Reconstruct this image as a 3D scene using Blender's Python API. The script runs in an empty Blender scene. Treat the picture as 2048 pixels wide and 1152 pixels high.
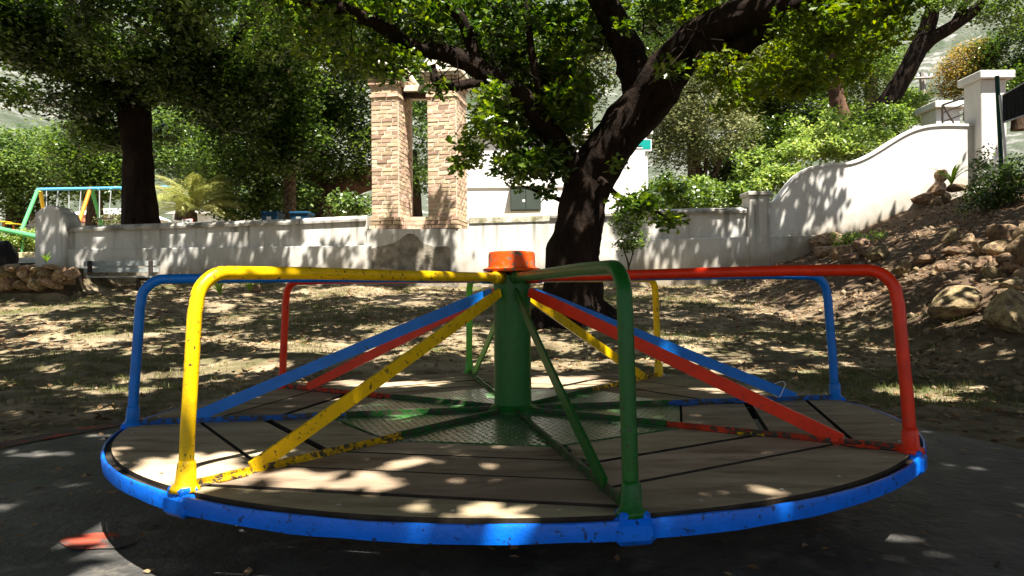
import bpy, bmesh, math, random
import numpy as np
from mathutils import Vector, noise, Matrix
random.seed(7); RNG = np.random.default_rng(7)
R = math.radians
scene = bpy.context.scene
col = scene.collection

# ------------------------------------------------------------------ camera, sky, sun, exposure
F = 1516.3; PIT = 0.0021; ROLL = 0.0086; CAMZ = 0.758
fw = Vector((0, math.cos(PIT), math.sin(PIT)))
up0 = Vector((0, -math.sin(PIT), math.cos(PIT))); rt0 = Vector((1, 0, 0))
RT = rt0 * math.cos(ROLL) - up0 * math.sin(ROLL)
UP = rt0 * math.sin(ROLL) + up0 * math.cos(ROLL)
cd = bpy.data.cameras.new('camera'); cam = bpy.data.objects.new('camera', cd); col.objects.link(cam)
cd.sensor_width = 36; cd.lens = 36 * F / 2048; cd.clip_start = 0.05; cd.clip_end = 4000
m = Matrix.Identity(4)
for i in range(3):
    m[i][0] = RT[i]; m[i][1] = UP[i]; m[i][2] = -fw[i]
m[2][3] = CAMZ
cam.matrix_world = m
scene.camera = cam

SUN = Vector((0.22, -0.42, 1.0)); SUN.normalize()
w = bpy.data.worlds.new('World'); scene.world = w; w.use_nodes = True
nt = w.node_tree; bg = nt.nodes['Background']
sky = nt.nodes.new('ShaderNodeTexSky'); sky.sky_type = 'NISHITA'; sky.sun_disc = False
sky.sun_elevation = math.asin(SUN.z); sky.sun_rotation = math.atan2(SUN.x, SUN.y)
hs0 = nt.nodes.new('ShaderNodeHueSaturation'); hs0.inputs['Saturation'].default_value = .6   # camera white balance for open shade
nt.links.new(sky.outputs[0], hs0.inputs['Color']); nt.links.new(hs0.outputs[0], bg.inputs[0]); bg.inputs[1].default_value = 0.05
sl = bpy.data.lights.new('sun', 'SUN'); sl.energy = 5.0; sl.angle = R(0.6); sl.color = (1.0, 0.93, 0.82)
so = bpy.data.objects.new('sun', sl); col.objects.link(so)
so.rotation_euler = SUN.to_track_quat('Z', 'Y').to_euler()
scene.view_settings.view_transform = 'Standard'
try: scene.view_settings.look = 'None'
except Exception: pass
scene.view_settings.gamma = 1; scene.view_settings.use_curve_mapping = False
scene.view_settings.exposure = 1.78
scene.render.engine = 'CYCLES'
scene.cycles.max_bounces = 6; scene.cycles.transparent_max_bounces = 4
scene.cycles.diffuse_bounces = 2; scene.cycles.glossy_bounces = 2; scene.cycles.transmission_bounces = 3
try: scene.cycles.use_denoising = True
except Exception: pass

def W(px, py, Y):
    """real-world point at depth Y seen at photo position px,py (survey of the photograph)"""
    d = fw + RT * ((px - 1024) / F) + UP * ((576 - py) / F)
    t = Y / d.y
    return Vector((d.x * t, Y, CAMZ + d.z * t))
def pix(P):
    """numpy Nx3 -> px,py"""
    q = P - np.array([0, 0, CAMZ])
    d = q @ np.array(fw); d = np.where(np.abs(d) < 1e-6, 1e-6, d)
    return 1024 + F * (q @ np.array(RT)) / d, 576 - F * (q @ np.array(UP)) / d, d

# ------------------------------------------------------------------ terrain height
def sst(a, b, x):
    t = np.clip((x - a) / (b - a), 0, 1); return t * t * (3 - 2 * t)
def ground_np(x, y):
    x = np.asarray(x, float); y = np.asarray(y, float)
    b = 0.85 * np.clip((y - 4.3) / 9.7, 0, 1) ** 1.5
    t = np.clip(x - 3.6, 0, 9)
    k = 0.45 - 0.09 * sst(7, 14, y)
    fade = sst(1.2, 6.0, y) * .75 + .25
    bank = k * (np.sqrt(t * t + 0.09) - 0.3) * fade
    left = 0.16 * sst(-3, -6.6, x) * sst(9, 13, y)
    plat = 0.22 * sst(-6.75, -7.0, x) * sst(11.55, 11.9, y)
    z = b + bank + left + plat
    back = sst(14.05, 14.4, y)
    z = z * (1 - back) + back * (1.28 + 0.088 * (np.clip(y, 14, 60) - 14) + 0.9 * sst(4, 8, x))
    return z
def ground(x, y): return float(ground_np(x, y))

# ------------------------------------------------------------------ node helpers
def mat(name, color=(.5, .5, .5), rough=.7, color2=None, scale=5, bump=0, bscale=40, metallic=0, thr=(.4, .6),
        spec=.12, obj_var=0, stretch=None, detail=6, bdist=.01, color3=None, scale3=30, thr3=(.55, .7)):
    m = bpy.data.materials.new(name); m.use_nodes = True
    N = m.node_tree.nodes; L = m.node_tree.links; b = N['Principled BSDF']
    b.inputs['Roughness'].default_value = rough; b.inputs['Metallic'].default_value = metallic
    b.inputs['Specular IOR Level'].default_value = spec
    tc = N.new('ShaderNodeTexCoord'); src = tc.outputs['Object']
    if stretch:
        mp = N.new('ShaderNodeMapping'); mp.inputs['Scale'].default_value = stretch
        L.new(src, mp.inputs[0]); vec = mp.outputs[0]
    else: vec = src
    def nz(sc, det=detail, v=None):
        n = N.new('ShaderNodeTexNoise'); n.inputs['Scale'].default_value = sc; n.inputs['Detail'].default_value = det
        n.inputs['Roughness'].default_value = .65
        L.new(v or vec, n.inputs['Vector']); return n.outputs['Fac']
    cur = None
    def mix(a, bcol, fac):
        x = N.new('ShaderNodeMix'); x.data_type = 'RGBA'
        L.new(fac, x.inputs[0])
        for inp, v in ((x.inputs[6], a), (x.inputs[7], bcol)):
            if isinstance(v, tuple): inp.default_value = (*v, 1)
            else: L.new(v, inp)
        return x.outputs[2]
    def ramp(fac, lo, hi):
        r = N.new('ShaderNodeMapRange'); r.inputs[1].default_value = lo; r.inputs[2].default_value = hi
        L.new(fac, r.inputs[0]); return r.outputs[0]
    cur = color
    if color2: cur = mix(cur, color2, ramp(nz(scale), *thr))
    if color3: cur = mix(cur, color3, ramp(nz(scale3), *thr3))
    if obj_var:
        oi = N.new('ShaderNodeObjectInfo'); hsv = N.new('ShaderNodeHueSaturation')
        r = N.new('ShaderNodeMapRange'); r.inputs[3].default_value = 1 - obj_var; r.inputs[4].default_value = 1 + obj_var
        L.new(oi.outputs['Random'], r.inputs[0]); L.new(r.outputs[0], hsv.inputs['Value'])
        mu = N.new('ShaderNodeMath'); mu.operation = 'MULTIPLY'; mu.inputs[1].default_value = 7.31
        fr = N.new('ShaderNodeMath'); fr.operation = 'FRACT'
        L.new(oi.outputs['Random'], mu.inputs[0]); L.new(mu.outputs[0], fr.inputs[0])
        r2 = N.new('ShaderNodeMapRange'); r2.inputs[3].default_value = .5 - obj_var * .06; r2.inputs[4].default_value = .5 + obj_var * .06
        L.new(fr.outputs[0], r2.inputs[0]); L.new(r2.outputs[0], hsv.inputs['Hue'])
        if isinstance(cur, tuple): hsv.inputs['Color'].default_value = (*cur, 1)
        else: L.new(cur, hsv.inputs['Color'])
        cur = hsv.outputs[0]
    if isinstance(cur, tuple): b.inputs['Base Color'].default_value = (*cur, 1)
    else: L.new(cur, b.inputs['Base Color'])
    if bump:
        bp = N.new('ShaderNodeBump'); bp.inputs['Strength'].default_value = bump; bp.inputs['Distance'].default_value = bdist
        L.new(nz(bscale, 8), bp.inputs['Height']); L.new(bp.outputs[0], b.inputs['Normal'])
    return m

def leafmat(name, c1, c2, c3, trans=.45, rough=.45, scale=1.2, spec=.35):
    """foliage: colour varies per leaf and per bough; thin leaves let light through"""
    m = bpy.data.materials.new(name); m.use_nodes = True
    N = m.node_tree.nodes; L = m.node_tree.links; b = N['Principled BSDF']; out = N['Material Output']
    tc = N.new('ShaderNodeTexCoord'); n = N.new('ShaderNodeTexNoise'); n.inputs['Scale'].default_value = scale; n.inputs['Detail'].default_value = 3
    L.new(tc.outputs['Object'], n.inputs['Vector'])
    g = N.new('ShaderNodeNewGeometry')
    ad = N.new('ShaderNodeMath'); ad.operation = 'MULTIPLY_ADD'; ad.inputs[1].default_value = .8; 
    L.new(g.outputs['Random Per Island'], ad.inputs[0]); 
    s2 = N.new('ShaderNodeMath'); s2.operation = 'MULTIPLY_ADD'; s2.inputs[1].default_value = 1.3; s2.inputs[2].default_value = -.55
    L.new(n.outputs['Fac'], s2.inputs[0]); L.new(s2.outputs[0], ad.inputs[2])
    cr = N.new('ShaderNodeValToRGB'); e = cr.color_ramp.elements
    e[0].position = .1; e[0].color = (*c1, 1); e[1].position = .95; e[1].color = (*c3, 1)
    k = e.new(.5); k.color = (*c2, 1)
    L.new(ad.outputs[0], cr.inputs[0]); L.new(cr.outputs[0], b.inputs['Base Color'])
    b.inputs['Roughness'].default_value = rough; b.inputs['Specular IOR Level'].default_value = spec
    tr = N.new('ShaderNodeBsdfTranslucent')
    hs = N.new('ShaderNodeHueSaturation'); hs.inputs['Hue'].default_value = .485; hs.inputs['Saturation'].default_value = 1.15; hs.inputs['Value'].default_value = 1.5
    L.new(cr.outputs[0], hs.inputs['Color']); L.new(hs.outputs[0], tr.inputs['Color'])
    mx = N.new('ShaderNodeMixShader'); mx.inputs[0].default_value = trans
    L.new(b.outputs[0], mx.inputs[1]); L.new(tr.outputs[0], mx.inputs[2]); L.new(mx.outputs[0], out.inputs['Surface'])
    return m

def paint(name, c, worn=(.09, .07, .05), rough=.35, chips=.69, dark=.75):
    """old gloss enamel, brushed on thick, chipped and grimy in spots"""
    return mat(name, c, rough, color2=tuple(v * dark for v in c), scale=14, thr=(.35, .7), color3=worn, scale3=55, thr3=(chips, chips + .03),
               bump=.45, bscale=60, bdist=.004, spec=.30)

# ------------------------------------------------------------------ object helpers
def tag(o, label=None, cat=None, group=None, kind=None):
    if label: o['label'] = label
    if cat: o['category'] = cat
    if group: o['group'] = group
    if kind: o['kind'] = kind
    return o
def empty(name, loc=(0, 0, 0), rz=0):
    o = bpy.data.objects.new(name, None); o.empty_display_size = .2; col.objects.link(o)
    o.location = loc; o.rotation_euler = (0, 0, rz); return o
def link(name, me, parent=None, loc=None, rot=None, world=True):
    """link a mesh whose coordinates are world coordinates (or local ones when loc is given)"""
    o = bpy.data.objects.new(name, me); col.objects.link(o)
    if parent is not None:
        o.parent = parent
        if loc is None and world:
            o.matrix_parent_inverse = mw(parent).inverted()
    if loc is not None: o.location = loc
    if rot is not None: o.rotation_euler = rot
    return o
def mw(o):
    M = Matrix.LocRotScale(o.location, o.rotation_euler, o.scale)
    if o.parent: M = mw(o.parent) @ o.matrix_parent_inverse @ M
    return M
def mesh(name, verts, faces, mt, smooth=False):
    me = bpy.data.meshes.new(name); me.from_pydata([tuple(v) for v in verts], [], faces)
    if mt: me.materials.append(mt)
    if smooth:
        me.polygons.foreach_set('use_smooth', [True] * len(me.polygons))
    me.update(); return me
def npmesh(name, V, Fidx, k, mt):
    """V Nx3, Fidx flat loop indices, k corners per face"""
    me = bpy.data.meshes.new(name); V = np.asarray(V, np.float32)
    me.vertices.add(len(V)); me.vertices.foreach_set('co', V.ravel())
    n = len(Fidx) // k
    me.loops.add(len(Fidx)); me.loops.foreach_set('vertex_index', np.asarray(Fidx, np.int32))
    me.polygons.add(n); me.polygons.foreach_set('loop_start', np.arange(0, n * k, k, dtype=np.int32))
    if mt: me.materials.append(mt)
    me.update(calc_edges=True); return me
class MB:
    def __init__(s): s.v = []; s.f = []
    def add(s, v, f):
        b = len(s.v); s.v += [tuple(x) for x in v]; s.f += [tuple(i + b for i in q) for q in f]
    def box(s, a, b, M=None):
        x0, y0, z0 = a; x1, y1, z1 = b
        v = [Vector(p) for p in ((x0, y0, z0), (x1, y0, z0), (x1, y1, z0), (x0, y1, z0), (x0, y0, z1), (x1, y0, z1), (x1, y1, z1), (x0, y1, z1))]
        if M: v = [M @ p for p in v]
        s.add(v, [(0, 3, 2, 1), (4, 5, 6, 7), (0, 1, 5, 4), (1, 2, 6, 5), (2, 3, 7, 6), (3, 0, 4, 7)])
    def bbox(s, a, b, bev=.01, M=None):
        """chamfered box"""
        bm = bmesh.new(); bmesh.ops.create_cube(bm, size=1)
        for v in bm.verts: v.co = Vector([a[i] + (v.co[i] + .5) * (b[i] - a[i]) for i in range(3)])
        bmesh.ops.bevel(bm, geom=bm.edges[:], offset=bev, segments=1, affect='EDGES')
        if M: bm.transform(M)
        bm.verts.index_update()
        s.add([v.co.copy() for v in bm.verts], [[v.index for v in f.verts] for f in bm.faces]); bm.free()
    def prism(s, poly, z0, z1):
        n = len(poly); v = [(x, y, z0) for x, y in poly] + [(x, y, z1) for x, y in poly]
        s.add(v, [tuple(range(n - 1, -1, -1)), tuple(range(n, 2 * n))] + [(i, (i + 1) % n, n + (i + 1) % n, n + i) for i in range(n)])
    def prism_y(s, poly, y0, y1):
        n = len(poly); v = [(x, y0, z) for x, z in poly] + [(x, y1, z) for x, z in poly]
        s.add(v, [tuple(range(n)), tuple(range(2 * n - 1, n - 1, -1))] + [(i, n + i, n + (i + 1) % n, (i + 1) % n) for i in range(n)])
    def tube(s, pts, rad, seg=12, rough=0, rs=3.0, cap=True, ridge=0):
        pts = [Vector(p) for p in pts]; n = len(pts)
        if not isinstance(rad, (list, tuple)): rad = [rad] * n
        t0 = (pts[1] - pts[0]).normalized(); a = Vector((0, 0, 1)) if abs(t0.z) < .9 else Vector((1, 0, 0))
        u = t0.cross(a).normalized(); V = []; Fc = []
        for i, p in enumerate(pts):
            t = (pts[min(i + 1, n - 1)] - pts[max(i - 1, 0)]).normalized()
            u = (u - t * u.dot(t)).normalized(); v = t.cross(u)
            for k in range(seg):
                an = 2 * math.pi * k / seg; d = u * math.cos(an) + v * math.sin(an); r = rad[i]
                if rough:
                    q = p + d * r
                    r *= 1 + rough * (noise.noise(q * rs) + .5 * noise.noise(q * rs * 2.7)) 
                    if ridge: r *= 1 + ridge * noise.noise(Vector((an * 3.2, (p - pts[0]).length * 1.7, 3)))
                V.append(p + d * r)
        for i in range(n - 1):
            for k in range(seg):
                k2 = (k + 1) % seg
                Fc.append((i * seg + k, i * seg + k2, (i + 1) * seg + k2, (i + 1) * seg + k))
        if cap: Fc.append(tuple(range(seg - 1, -1, -1))); Fc.append(tuple((n - 1) * seg + k for k in range(seg)))
        s.add(V, Fc)
    def lathe(s, prof, c=(0, 0, 0), seg=32):
        V = []; Fc = []; n = len(prof)
        for r, z in prof:
            for k in range(seg):
                a = 2 * math.pi * k / seg; V.append((c[0] + r * math.cos(a), c[1] + r * math.sin(a), c[2] + z))
        for i in range(n - 1):
            for k in range(seg):
                k2 = (k + 1) % seg; Fc.append((i * seg + k, i * seg + k2, (i + 1) * seg + k2, (i + 1) * seg + k))
        Fc.append(tuple(range(seg - 1, -1, -1))); Fc.append(tuple((n - 1) * seg + k for k in range(seg)))
        s.add(V, Fc)
    def build(s, name, mt, parent=None, smooth=False, local=False):
        me = mesh(name, s.v, s.f, mt, smooth)
        if smooth:
            try: me.set_sharp_from_angle(angle=R(40))
            except Exception: pass
        if local: return link(name, me, parent, loc=(0, 0, 0))
        return link(name, me, parent)
def spline(pts, n=6):
    """Catmull-Rom through tuples (any length)"""
    P = [np.array(p, float) for p in pts]; out = []
    for i in range(len(P) - 1):
        p0 = P[max(i - 1, 0)]; p1 = P[i]; p2 = P[i + 1]; p3 = P[min(i + 2, len(P) - 1)]
        for k in range(n):
            t = k / n
            out.append(.5 * ((2 * p1) + (-p0 + p2) * t + (2 * p0 - 5 * p1 + 4 * p2 - p3) * t * t + (-p0 + 3 * p1 - 3 * p2 + p3) * t ** 3))
    out.append(P[-1]); return out
def limb(mb, ctrl, seg=14, n=6, rough=.12, rs=5, ridge=0, wob=0):
    """ctrl: (px,py,Y,radius)"""
    q = []
    for px, py, Y, r in ctrl:
        p = W(px, py, Y); q.append((p.x, p.y, p.z, r))
    s = spline(q, n); pts = []
    for i, a in enumerate(s):
        p = Vector(a[:3])
        if wob and 0 < i < len(s) - 1: p += noise.noise_vector(p * 2.3) * wob
        pts.append(p)
    mb.tube(pts, [float(a[3]) for a in s], seg, rough, rs, ridge=ridge)
    return pts

# ------------------------------------------------------------------ materials
M = {}
M['dirt'] = mat('dirt', (.42, .335, .22), .95, (.095, .075, .043), 2.2, .9, 26, thr=(.35, .65), color3=(.10, .105, .04), scale3=.9, thr3=(.50, .66), bdist=.05)
M['pad'] = mat('rubber_pad', (.085, .082, .078), .55, (.035, .035, .035), 3, .9, 22, color3=(.17, .155, .13), scale3=7, thr3=(.55, .72), bdist=.02, spec=.4)
M['redpaint'] = mat('worn_red_floor_paint', (.50, .085, .05), .8, (.22, .07, .05), 5, .5, 40, color3=(.10, .09, .08), scale3=9, thr3=(.44, .54))
M['yellow'] = paint('yellow_enamel', (.90, .56, .003), (.10, .06, .02), chips=.60)
M['blue'] = paint('blue_enamel', (.004, .175, .66), (.05, .07, .12), chips=.64)
M['rimblue'] = paint('rim_blue_enamel', (.002, .165, .85), (.015, .04, .14), chips=.60)
M['red'] = paint('red_enamel', (.80, .035, .006), (.12, .06, .05), chips=.64)
M['green'] = paint('green_enamel', (.008, .11, .012), (.03, .04, .02), chips=.61)
M['sunlit_green'] = paint('sunlit_green_enamel', (.10, .45, .04), (.05, .12, .03), chips=.62)  # green of the far rail, lightened: sunlight put into the colour
M['orange'] = paint('orange_red_enamel', (.75, .085, .006), (.10, .14, .09), chips=.56)
M['plank'] = mat('weathered_board', (.47, .375, .255), .75, (.33, .26, .175), 2.5, .45, 30, obj_var=.24, color3=(.17, .12, .08), scale3=4, thr3=(.50, .72), stretch=(.8, 3, 3), bdist=.006)
M['plankedge'] = mat('gap_shade_board_edge', (.028, .022, .016), .95, (.05, .04, .03), 20)  # board sides near-black: the shade of the deck gaps put into their colour
M['darksteel'] = mat('dark_steel', (.03, .03, .03), .6, (.06, .045, .035), 12, .3, 40)
M['bolt'] = mat('zinc_bolt', (.55, .56, .56), .35, metallic=.9)
M['bark'] = mat('oak_bark', (.022, .014, .010), .95, (.010, .007, .006), 9, 1, 22, stretch=(1, 1, .35), bdist=.06, color3=(.035, .022, .016), scale3=4, thr3=(.5, .7))
M['bark2'] = mat('grey_brown_bark', (.10, .065, .045), .95, (.035, .024, .018), 6, 1, 16, stretch=(1, 1, .35), bdist=.06)
M['redbark'] = mat('red_brown_bark', (.15, .085, .055), .95, (.07, .04, .028), 5, 1, 14, stretch=(1, 1, .4), bdist=.06)
M['plaster'] = mat('white_lime_plaster', (.61, .60, .57), .85, (.46, .445, .40), 1.6, .7, 16, thr=(.42, .70), color3=(.24, .235, .19), scale3=1.5, thr3=(.56, .76), stretch=(1, 1, .35), bdist=.012)
M['coping'] = mat('mouldy_coping', (.55, .53, .48), .9, (.20, .19, .16), 3, .6, 30, thr=(.38, .62), bdist=.015)
M['cleanplaster'] = mat('clean_white_paint', (.70, .69, .66), .85, (.58, .565, .52), 1.2, .5, 14, color3=(.38, .35, .28), scale3=1.3, thr3=(.60, .76), stretch=(1, 1, .4), bdist=.012)
M['render'] = mat('old_grey_render', (.30, .27, .22), .95, (.15, .135, .11), 4, .9, 14, color3=(.33, .30, .25), scale3=5, thr3=(.5, .7), bdist=.03)
M['moss'] = mat('mossy_plaster', (.40, .37, .26), .95, (.72, .70, .62), 5, .5, 25, color3=(.22, .21, .12), scale3=8, thr3=(.5, .66))
M['mortar'] = mat('pale_mortar', (.70, .63, .52), .95, (.55, .48, .38), 10, .4, 60)
M['brick'] = mat('orange_brown_brick', (.56, .42, .29), .9, (.44, .30, .215), 3.5, .6, 70, obj_var=.36, color3=(.15, .105, .075), scale3=8, thr3=(.60, .72), bdist=.006)
M['rock'] = mat('sandstone_boulder', (.44, .32, .18), .9, (.16, .105, .07), 3, .9, 9, obj_var=.35, color3=(.46, .39, .30), scale3=5, thr3=(.55, .7), bdist=.04)
M['benchwood'] = mat('grey_painted_slat', (.42, .44, .42), .5, (.30, .32, .305), 8, .2, 40)
M['concrete'] = mat('grey_concrete', (.33, .32, .30), .9, (.22, .21, .2), 4, .4, 30)
M['boxgreen'] = mat('grey_green_steel_box', (.055, .07, .062), .55, (.045, .058, .05), 2)
M['teal'] = mat('teal_sign_face', (.01, .27, .24), .4)
M['white'] = mat('white_gloss', (.8, .8, .8), .4)
M['red2'] = mat('red_sign_face', (.6, .06, .03), .5)
M['binblue'] = mat('blue_bin_plastic', (.01, .05, .11), .4)
M['black'] = mat('black_plastic_film', (.012, .012, .014), .22, bump=.8, bscale=6, bdist=.1)
M['fencegreen'] = mat('dark_green_fence_paint', (.008, .045, .035), .45)
M['shade'] = mat('black_shade_cloth', (.012, .014, .016), .9, (.03, .035, .04), 20, stretch=(8, 8, .6))
M['galv'] = mat('galvanised_steel', (.5, .52, .53), .4, metallic=.6)
M['swingblue'] = mat('sky_blue_pipe', (.10, .38, .66), .4); M['swinggreen'] = mat('bright_green_pipe', (.10, .42, .16), .4)
M['swingyellow'] = mat('yellow_pipe', (.75, .5, .03), .4); M['swingorange'] = mat('orange_pipe', (.8, .22, .03), .4)
M['roofred'] = mat('red_roof_tile', (.42, .12, .07), .8, (.3, .09, .06), 6)
M['glass'] = mat('dark_window_glass', (.02, .025, .03), .1)
M['path'] = mat('pale_path', (.42, .38, .31), .9, (.34, .31, .25), 3, .3, 20)
M['kerb'] = mat('yellow_kerb_paint', (.62, .52, .28), .8)
M['timber'] = mat('grey_timber_pole', (.30, .28, .26), .8)
M['palmtrunk'] = mat('palm_trunk_scales', (.15, .105, .065), .95, (.05, .035, .022), 12, .6, 30)
M['darkearth'] = mat('dark_packed_earth', (.07, .052, .035), .95, (.04, .03, .02), 8, .8, 20)
M['clod'] = mat('earth_clod', (.27, .21, .14), .95, (.16, .12, .08), 12, .5, 40)
M['litter'] = leafmat('dry_oak_leaf', (.13, .075, .035), (.26, .16, .08), (.42, .30, .17), .12, .8, 3)
M['grass'] = leafmat('thin_grass', (.06, .085, .02), (.11, .14, .035), (.24, .22, .09), .3, .6, 1)
M['oak'] = leafmat('oak_leaf', (.016, .040, .007), (.055, .12, .015), (.20, .28, .04), .45, .34, .9, .7)
M['oakyoung'] = leafmat('young_oak_leaf', (.045, .09, .012), (.10, .17, .018), (.20, .25, .03), .5, .45, 1.2)
M['canopy'] = leafmat('canopy_leaf', (.02, .045, .008), (.035, .075, .011), (.07, .12, .02), .18, .5, .9)
M['darkleaf'] = leafmat('dark_broadleaf', (.012, .028, .006), (.045, .09, .016), (.17, .26, .05), .42, .28, .6, .8)
M['paleleaf'] = leafmat('pale_green_leaf', (.022, .048, .012), (.085, .155, .038), (.24, .33, .10), .4, .36, .5, .6)
M['oliveleaf'] = leafmat('olive_grey_leaf', (.035, .05, .016), (.12, .145, .055), (.30, .31, .16), .35, .5, .5)
M['brightleaf'] = leafmat('bright_shrub_leaf', (.05, .10, .02), (.17, .27, .06), (.36, .44, .14), .45, .40, .7, .5)
M['orangeleaf'] = leafmat('bronze_orange_leaf', (.05, .08, .02), (.20, .18, .05), (.44, .31, .09), .4, .5, .3)
M['palmleaf'] = leafmat('palm_frond', (.20, .24, .06), (.36, .38, .13), (.55, .52, .24), .3, .4, 1)
M['agave'] = leafmat('strappy_leaf', (.10, .20, .03), (.20, .34, .05), (.32, .42, .08), .4, .4, 1)

def wall_grime(m, streaks):
    """soil splashed up from the ground and run-off stains below the coping"""
    N = m.node_tree.nodes; L = m.node_tree.links; b = N['Principled BSDF']; old = b.inputs['Base Color'].links[0].from_socket
    def math_(op, a, c=None, d=None):
        n = N.new('ShaderNodeMath'); n.operation = op
        for i, v in enumerate((a, c, d)):
            if v is None: continue
            if isinstance(v, (int, float)): n.inputs[i].default_value = v
            else: L.new(v, n.inputs[i])
        return n.outputs[0]
    tc = N.new('ShaderNodeTexCoord'); sp = N.new('ShaderNodeSeparateXYZ'); L.new(tc.outputs['Object'], sp.inputs[0]); X, Z = sp.outputs['X'], sp.outputs['Z']
    rel = math_('SUBTRACT', Z, math_('MULTIPLY', math_('MAXIMUM', math_('SUBTRACT', X, 3.6), 0.0), .31))
    def nz(sx, sz, sc):
        mp = N.new('ShaderNodeMapping'); mp.inputs['Scale'].default_value = (sx, 1, sz); L.new(tc.outputs['Object'], mp.inputs[0])
        n = N.new('ShaderNodeTexNoise'); n.inputs['Scale'].default_value = sc; n.inputs['Detail'].default_value = 7; L.new(mp.outputs[0], n.inputs['Vector']); return n.outputs['Fac']
    def mr(v, a, c):
        n = N.new('ShaderNodeMapRange'); n.inputs[1].default_value = a; n.inputs[2].default_value = c; L.new(v, n.inputs[0]); return n.outputs[0]
    def mix(c, colr, fac):
        x = N.new('ShaderNodeMix'); x.data_type = 'RGBA'; L.new(fac, x.inputs[0]); L.new(c, x.inputs[6]); x.inputs[7].default_value = (*colr, 1); return x.outputs[2]
    splash = math_('MULTIPLY', mr(math_('ADD', rel, math_('MULTIPLY', nz(1, 1, 3.0), -.7)), 1.05, .62), .75)
    c = mix(old, (.24, .19, .125), splash)
    if streaks:
        st = math_('MULTIPLY', mr(nz(5, .35, 1.6), .50, .68), mr(Z, 1.35, 2.0)); c = mix(c, (.17, .165, .14), math_('MULTIPLY', st, .8))
    L.new(c, b.inputs['Base Color'])
wall_grime(M['plaster'], True); wall_grime(M['cleanplaster'], False)

# ------------------------------------------------------------------ foliage machinery
LOBED = np.array([(0, 0, 0), (.20, .07, .02), (.32, .22, .05), (.42, .11, .03), (.58, .31, .06), (.70, .15, .03), (.90, .20, .05), (1.0, 0, -.03)])
def leaf_template(kind):
    if kind == 'lobed':
        left = LOBED; V = [tuple(v) for v in left] + [(x, -y, z) for x, y, z in LOBED[1:-1]]
        n = len(LOBED)
        A = list(range(n)); B = [0] + [n + i for i in range(n - 2)] + [n - 1]
        return np.array(V), [A, B[::-1]], n
    if kind == 'simple':
        V = [(0, 0, 0), (.45, .30, .07), (1, 0, -.03), (.45, -.30, .07)]
        return np.array(V), [[0, 2, 1], [0, 3, 2]], 3
    if kind == 'quad':
        V = [(0, 0, 0), (.38, .26, .05), (1, 0, -.05), (.6, -.28, .04)]
        return np.array(V), [[0, 3, 2, 1]], 4
def leaves(C, size, kind, upb=.9, rng=RNG, droop=.15):
    """C Nx3 leaf positions -> verts, loop indices, corners"""
    n = len(C); T, Fc, k = leaf_template(kind)
    nrm = rng.normal(size=(n, 3)); nrm /= np.linalg.norm(nrm, axis=1)[:, None] + 1e-9
    nrm[:, 2] = np.abs(nrm[:, 2]) + upb; nrm /= np.linalg.norm(nrm, axis=1)[:, None]
    a = rng.normal(size=(n, 3)); a[:, 2] -= droop; a -= nrm * (a * nrm).sum(1)[:, None]; a /= np.linalg.norm(a, axis=1)[:, None] + 1e-9
    s = np.cross(nrm, a); sz = size * rng.uniform(.65, 1.3, n)
    V = C[:, None, :] + sz[:, None, None] * (T[None, :, 0:1] * a[:, None, :] + T[None, :, 1:2] * s[:, None, :] + T[None, :, 2:3] * nrm[:, None, :] * rng.uniform(-1.5, 2.5, (n, 1, 1)))
    base = (np.arange(n) * len(T))[:, None]
    idx = (base[:, :, None] + np.array(Fc)[None, :, :]).reshape(-1)
    return V.reshape(-1, 3), idx, k
def clumps(centers, per, rad, rng=RNG, flat=.65):
    c = np.repeat(np.asarray(centers, float), per, axis=0)
    d = rng.normal(size=c.shape); d /= np.linalg.norm(d, axis=1)[:, None] + 1e-9
    r = rad * rng.uniform(.15, 1, len(c)) ** .5 * rng.uniform(.7, 1.2, len(c))
    d[:, 2] *= flat
    return c + d * r[:, None]
def blob_centers(px, py, Y, rx, ry, rd, n, shell=.35, rng=RNG):
    """n clump centres in an ellipsoid set round a surveyed point, thicker toward its skin"""
    c = np.array(W(px, py, Y)); k = Y / F
    d = rng.normal(size=(n, 3)); d /= np.linalg.norm(d, axis=1)[:, None]
    r = rng.uniform(shell, 1, n) ** .6
    return c + d * r[:, None] * np.array([rx * k, rd, ry * k])
def crown(name, pts, size, kind, mt, parent, upb=.9, droop=.15):
    V, I, k = leaves(np.asarray(pts), size, kind, upb, droop=droop)
    return link(name, npmesh(name, V, I, k, mt), parent)

# ------------------------------------------------------------------ SETTING: ground
def lumps(x, y):
    return (noise.noise(Vector((x * .9, y * .9, 0))) * .05 + noise.noise(Vector((x * 3.1, y * 3.1, 4))) * .022 + noise.noise(Vector((x * 8, y * 8, 9))) * .010)
def lump_amp(x, y):
    r = math.hypot(x + .1, y - 3.05)
    a = min(max((r - 2.35) / .9, 0), 1)
    if y > 14.1: a *= .5
    return a * (1 + 1.2 * min(max(x - 4, 0), 1))
def terrain_z(x, y):
    return ground(x, y) + lump_amp(x, y) * lumps(x, y)
def grid_mesh(name, xs, ys, mt):
    X, Y = np.meshgrid(xs, ys); Z = ground_np(X, Y).astype(float)
    Zl = np.array([lump_amp(x, y) * lumps(x, y) for x, y in zip(X.ravel(), Y.ravel())])
    Z = Z.ravel() + Zl; nx = len(xs); ny = len(ys)
    V = np.stack([X.ravel(), Y.ravel(), Z], 1)
    i, j = np.meshgrid(np.arange(nx - 1), np.arange(ny - 1)); a = (j * nx + i).ravel()
    I = np.stack([a, a + 1, a + nx + 1, a + nx], 1).ravel()
    me = npmesh(name, V, I, 4, mt); me.polygons.foreach_set('use_smooth', [True] * len(me.polygons)); return me
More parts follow.
